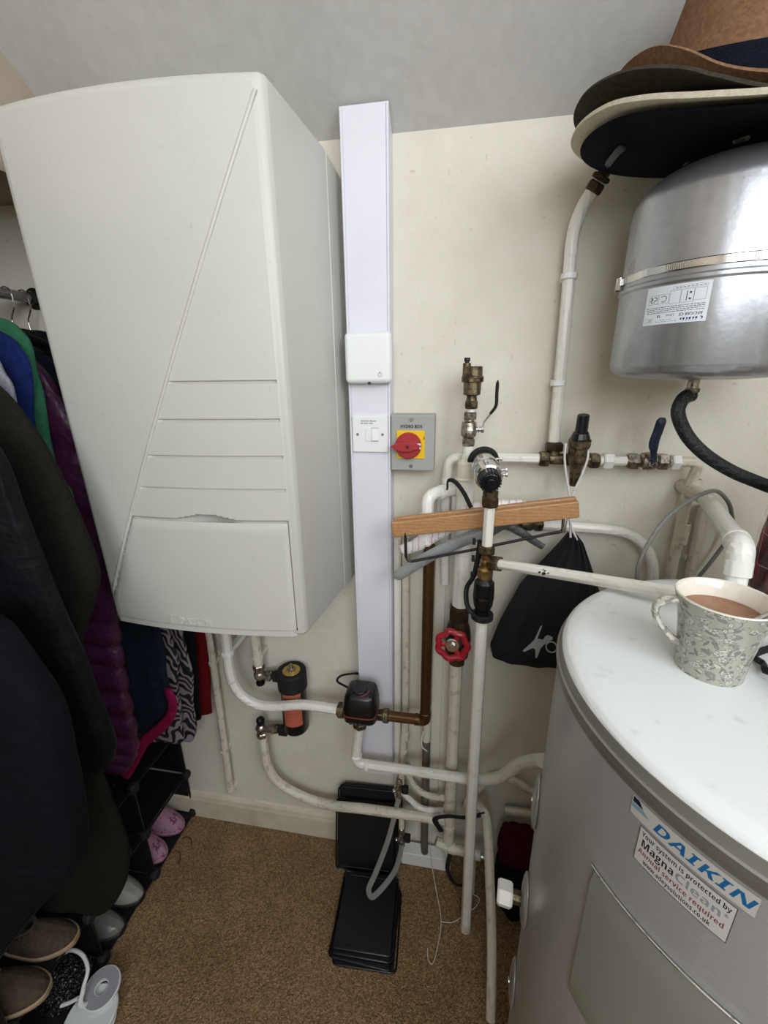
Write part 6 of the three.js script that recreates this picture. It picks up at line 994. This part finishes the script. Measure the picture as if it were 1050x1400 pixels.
// ---------------------------------------------------------------- bits on the floor
{
  const wt = M({ color: 0xcfcabd, roughness: 0.6 });
  const t = thing('loose_white_string', 'loose thin white string trailing from the pipes over the carpet', 'string');
  part(t, 'string', sweep(spline([[-0.0286, 0.1886, 0.1], [-0.0216, 0.1133, 0.11], [-0.0046, 0.02, 0.1231], [0.015, 0.003, 0.194], [0.0105, 0.003, 0.2445], [-0.0075, 0.003, 0.3017], [-0.0187, 0.003, 0.2892], [-0.0202, 0.004, 0.2669]], 60), 0.0014, { seg: 6 }), wt);
  part(t, 'side_strand', sweep(spline([[0.0152, 0.003, 0.1977], [0.0482, 0.003, 0.1941], [0.0879, 0.004, 0.1678], [0.1244, 0.004, 0.1389], [0.1321, 0.004, 0.1179], [0.1095, 0.004, 0.1095]], 40), 0.0014, { seg: 6 }), wt);
  const tw = M({ color: 0x3b2a1b, roughness: 0.8 }), tg = 'bits of twig on the carpet';
  solo('twig', sweep(spline([[-0.9177, 0.003, 0.1034], [-0.9034, 0.004, 0.0941], [-0.8785, 0.004, 0.1054], [-0.8717, 0.003, 0.1162]], 16), 0.0016, { seg: 6 }), tw, 'tiny bent brown twig on the carpet by the rack foot', 'twig', { group: tg });
  solo('twig', sweep(spline([[-0.9138, 0.003, 0.1428], [-0.8959, 0.004, 0.1478], [-0.8813, 0.004, 0.1693], [-0.8782, 0.003, 0.1821]], 16), 0.0016, { seg: 6 }), tw, 'thin straight-tailed brown twig on the carpet near the pink clogs', 'twig', { group: tg });
  // dark bag and pink cloth tucked beside the cylinder
  const lump = (c, r, s, n = 1) => { const g = new THREE.SphereGeometry(1, 48, 32), p = g.attributes.position; for (let i = 0; i < p.count; i++) { const v = new THREE.Vector3().fromBufferAttribute(p, i), f = 1 + 0.12 * Math.sin(v.x * 5 + s) * Math.sin(v.y * 6 + s * 2) + 0.07 * Math.sin(v.z * 11 + v.y * 7 + s); p.setXYZ(i, Math.sign(v.x) * Math.abs(v.x) ** 0.8 * r[0] * f, Math.sign(v.y) * Math.abs(v.y) ** 0.7 * r[1] * f, Math.sign(v.z) * Math.abs(v.z) ** 0.8 * r[2] * f); } g.translate(...c); g.computeVertexNormals(); return g; };
  const b = thing('dark_holdall', 'dark grey fabric holdall pushed between the pipes and the cylinder', 'bag');
  part(b, 'bag_body', lump([0.235, 0.09, 0.105], [0.055, 0.09, 0.068], 2), cloth(0x1b1a1b, 0x131213, 301));
  part(b, 'handle_strap', sweep(spline([[0.0039, 0.2471, 0.1], [-0.0151, 0.3062, 0.11], [0.0213, 0.3397, 0.12], [0.08, 0.3599, 0.13], [0.1268, 0.4006, 0.14]], 30), 0.009, { seg: 8, flat: 0.4 }), blackMatt);
  part(b, 'buckle_strap', sweep(spline([[0.0343, 0.1515, 0.1], [0.0297, 0.0929, 0.11], [0.0649, 0.02, 0.1015], [0.0976, 0.02, 0.092]], 24), 0.007, { seg: 8, flat: 0.4 }), blackMatt);
  solo('pink_cloth', lump([0.235, 0.225, 0.09], [0.055, 0.05, 0.05], 5), cloth(0x470b22, 0x38081a, 303), 'crumpled dark pink cloth on the grey holdall', 'cloth');
  // white gadget with cord by the rack
  const g = thing('white_plastic_gadget', 'white plastic gadget with ring-shaped disc and looped cord by the shoe rack', 'gadget');
  const c = V([-0.8649, 0.05, 0.5128]), wp = M({ color: 0xd5d8d8, roughness: 0.35 });
  const disc = (at, dir, ro, ri, h) => ring(V(at), dir, h, ro, ri, 48);
  part(g, 'ring_disc', disc(c, [0.05, 1, 0.12], 0.044, 0.015, 0.009), wp);
  part(g, 'disc_pad', lathe(c.clone().add(new THREE.Vector3(0.0005, 0.0089, 0.0011)), [0.05, 1, 0.12], [[0, 0.0165], [0, 0.041], [0.001, 0.041], [0.001, 0.0165]], 48), M({ color: 0x8e9096, roughness: 0.7 }));
  const c2 = V([-0.8608, 0.03, 0.5581]);
  part(g, 'base_plate', [cyl(c2, [-0.05, 1, 0.05], 0.012, 0.062, 0.003, 48), cyl(c2.clone().add(new THREE.Vector3(0.004, -0.018, 0.006)), UP3, 0.01, 0.055, 0.003, 48)], wp);
  part(g, 'neck', sweep(spline([c2.clone().add(new THREE.Vector3(-0.02, 0.008, -0.02)), [-0.8878, 0.07, 0.5527], [-0.8856, 0.1, 0.5356]], 20), (u) => 0.009 - 0.0045 * u, { seg: 12 }), wp);
  part(g, 'cord_loop', sweep(spline([[-0.891, 0.06, 0.5544], [-0.8875, 0.1, 0.5359], [-0.8921, 0.12, 0.5118], [-0.9236, 0.13, 0.4923], [-0.9617, 0.13, 0.4878], [-0.9852, 0.12, 0.4944], [-1.0256, 0.08, 0.5149], [-1.0291, 0.06, 0.5384], [-1.0048, 0.05, 0.5552], [-0.9661, 0.05, 0.5625], [-0.9303, 0.055, 0.5533], [-0.9035, 0.065, 0.5424]], 80), 0.0046, { seg: 12 }), wp);
  const s = lump([-0.995, 0.035, 0.5173], [0.07, 0.045, 0.055], 8);
  solo('black_sequin_slipper', s, P({ map: tex(256, (u, v) => mixc(rgb(0x0d0b0b), rgb(0x8a7a70), sstep(0.8, 0.86, vnoise(u * 50, v * 50, 50, 305))), 0.12), bumpMap: tex(256, (u, v) => vnoise(u * 50, v * 50, 50, 307), 0.12, false), bumpScale: 0.006, roughness: 0.3 }), 'fluffy black sequined slipper inside the white cord loop', 'slipper');
}
// ---------------------------------------------------------------- things on the right of the cylinder lid
{
  const t = thing('tartan_gift_bag', 'red tartan cloth in a clear wrapper standing behind the mug', 'bag');
  const tar = tex(512, (u, v) => { let c = mixc(rgb(0x8a1f33), rgb(0x6d1428), fbm(u, v, 40, 2, 311)); const l = (x, p, w) => Math.abs(((x * 3 + p) % 1) - 0.5) < w; if (l(u, 0, 0.12)) c = mixc(c, rgb(0x1c1418), 0.55); if (l(v, 0, 0.12)) c = mixc(c, rgb(0x1c1418), 0.55); if (l(u, 0.3, 0.015) || l(v, 0.3, 0.015)) c = mixc(c, rgb(0xcbb7a8), 0.8); return c; }, 0.16);
  const p0 = [0.4439, 1.3797, 0.36], p1 = [0.4627, 1.2083, 0.4], rings = [];
  for (let j = 0; j <= 24; j++) { const v = j / 24, y = lerp(1.24, 1.45, v), r = []; for (let k = 0; k < 48; k++) { const a = k / 48 * 6.283, c = Math.cos(a), s = Math.sin(a), f = 1 + 0.08 * Math.sin(a * 5 + v * 6) + 0.04 * Math.sin(a * 11 + v * 9), tp = v > 0.9 ? lerp(1, 0.6, (v - 0.9) / 0.1) : 1; r.push([0.565 + Math.sign(c) * Math.abs(c) ** 0.7 * 0.075 * f * tp, y, 0.36 + Math.sign(s) * Math.abs(s) ** 0.7 * 0.055 * f * tp]); } rings.push(r); }
  part(t, 'tartan_cloth', loft(rings, { flip: true, crease: 1.2 }), M({ map: tar, roughness: 0.85 }));
  part(t, 'clear_wrapper', loft(rings.map((r) => r.map(([x, y, z]) => [0.565 + (x - 0.565) * 1.05, y + 0.004, 0.36 + (z - 0.36) * 1.06])), { flip: true, crease: 0.6, caps: false }), P({ color: 0xffffff, transmission: 1, thickness: 0, roughness: 0.12, ior: 1.3 }), { label: 'clear plastic wrapper' });
  const k = thing('black_case', 'black zipped case on the lid just right of the mug', 'case');
  part(k, 'case_body', box(0.455, 1.262, 0.655, 0.13, 0.045, 0.11, 0.012, 4).translate(0, 0, 0), M({ color: 0x0e0e0f, roughness: 0.6 }));
  part(k, 'carry_strap', sweep(spline([[0.40, 1.262, 0.60], [0.375, 1.248, 0.56], [0.385, 1.246, 0.5475], [0.3843, 1.244, 0.5277], [0.46, 1.246, 0.5], [0.5, 1.25, 0.6]], 40), 0.005, { seg: 10, flat: 0.5 }), blackMatt);
}

rebase();
renderer.render(scene, camera);
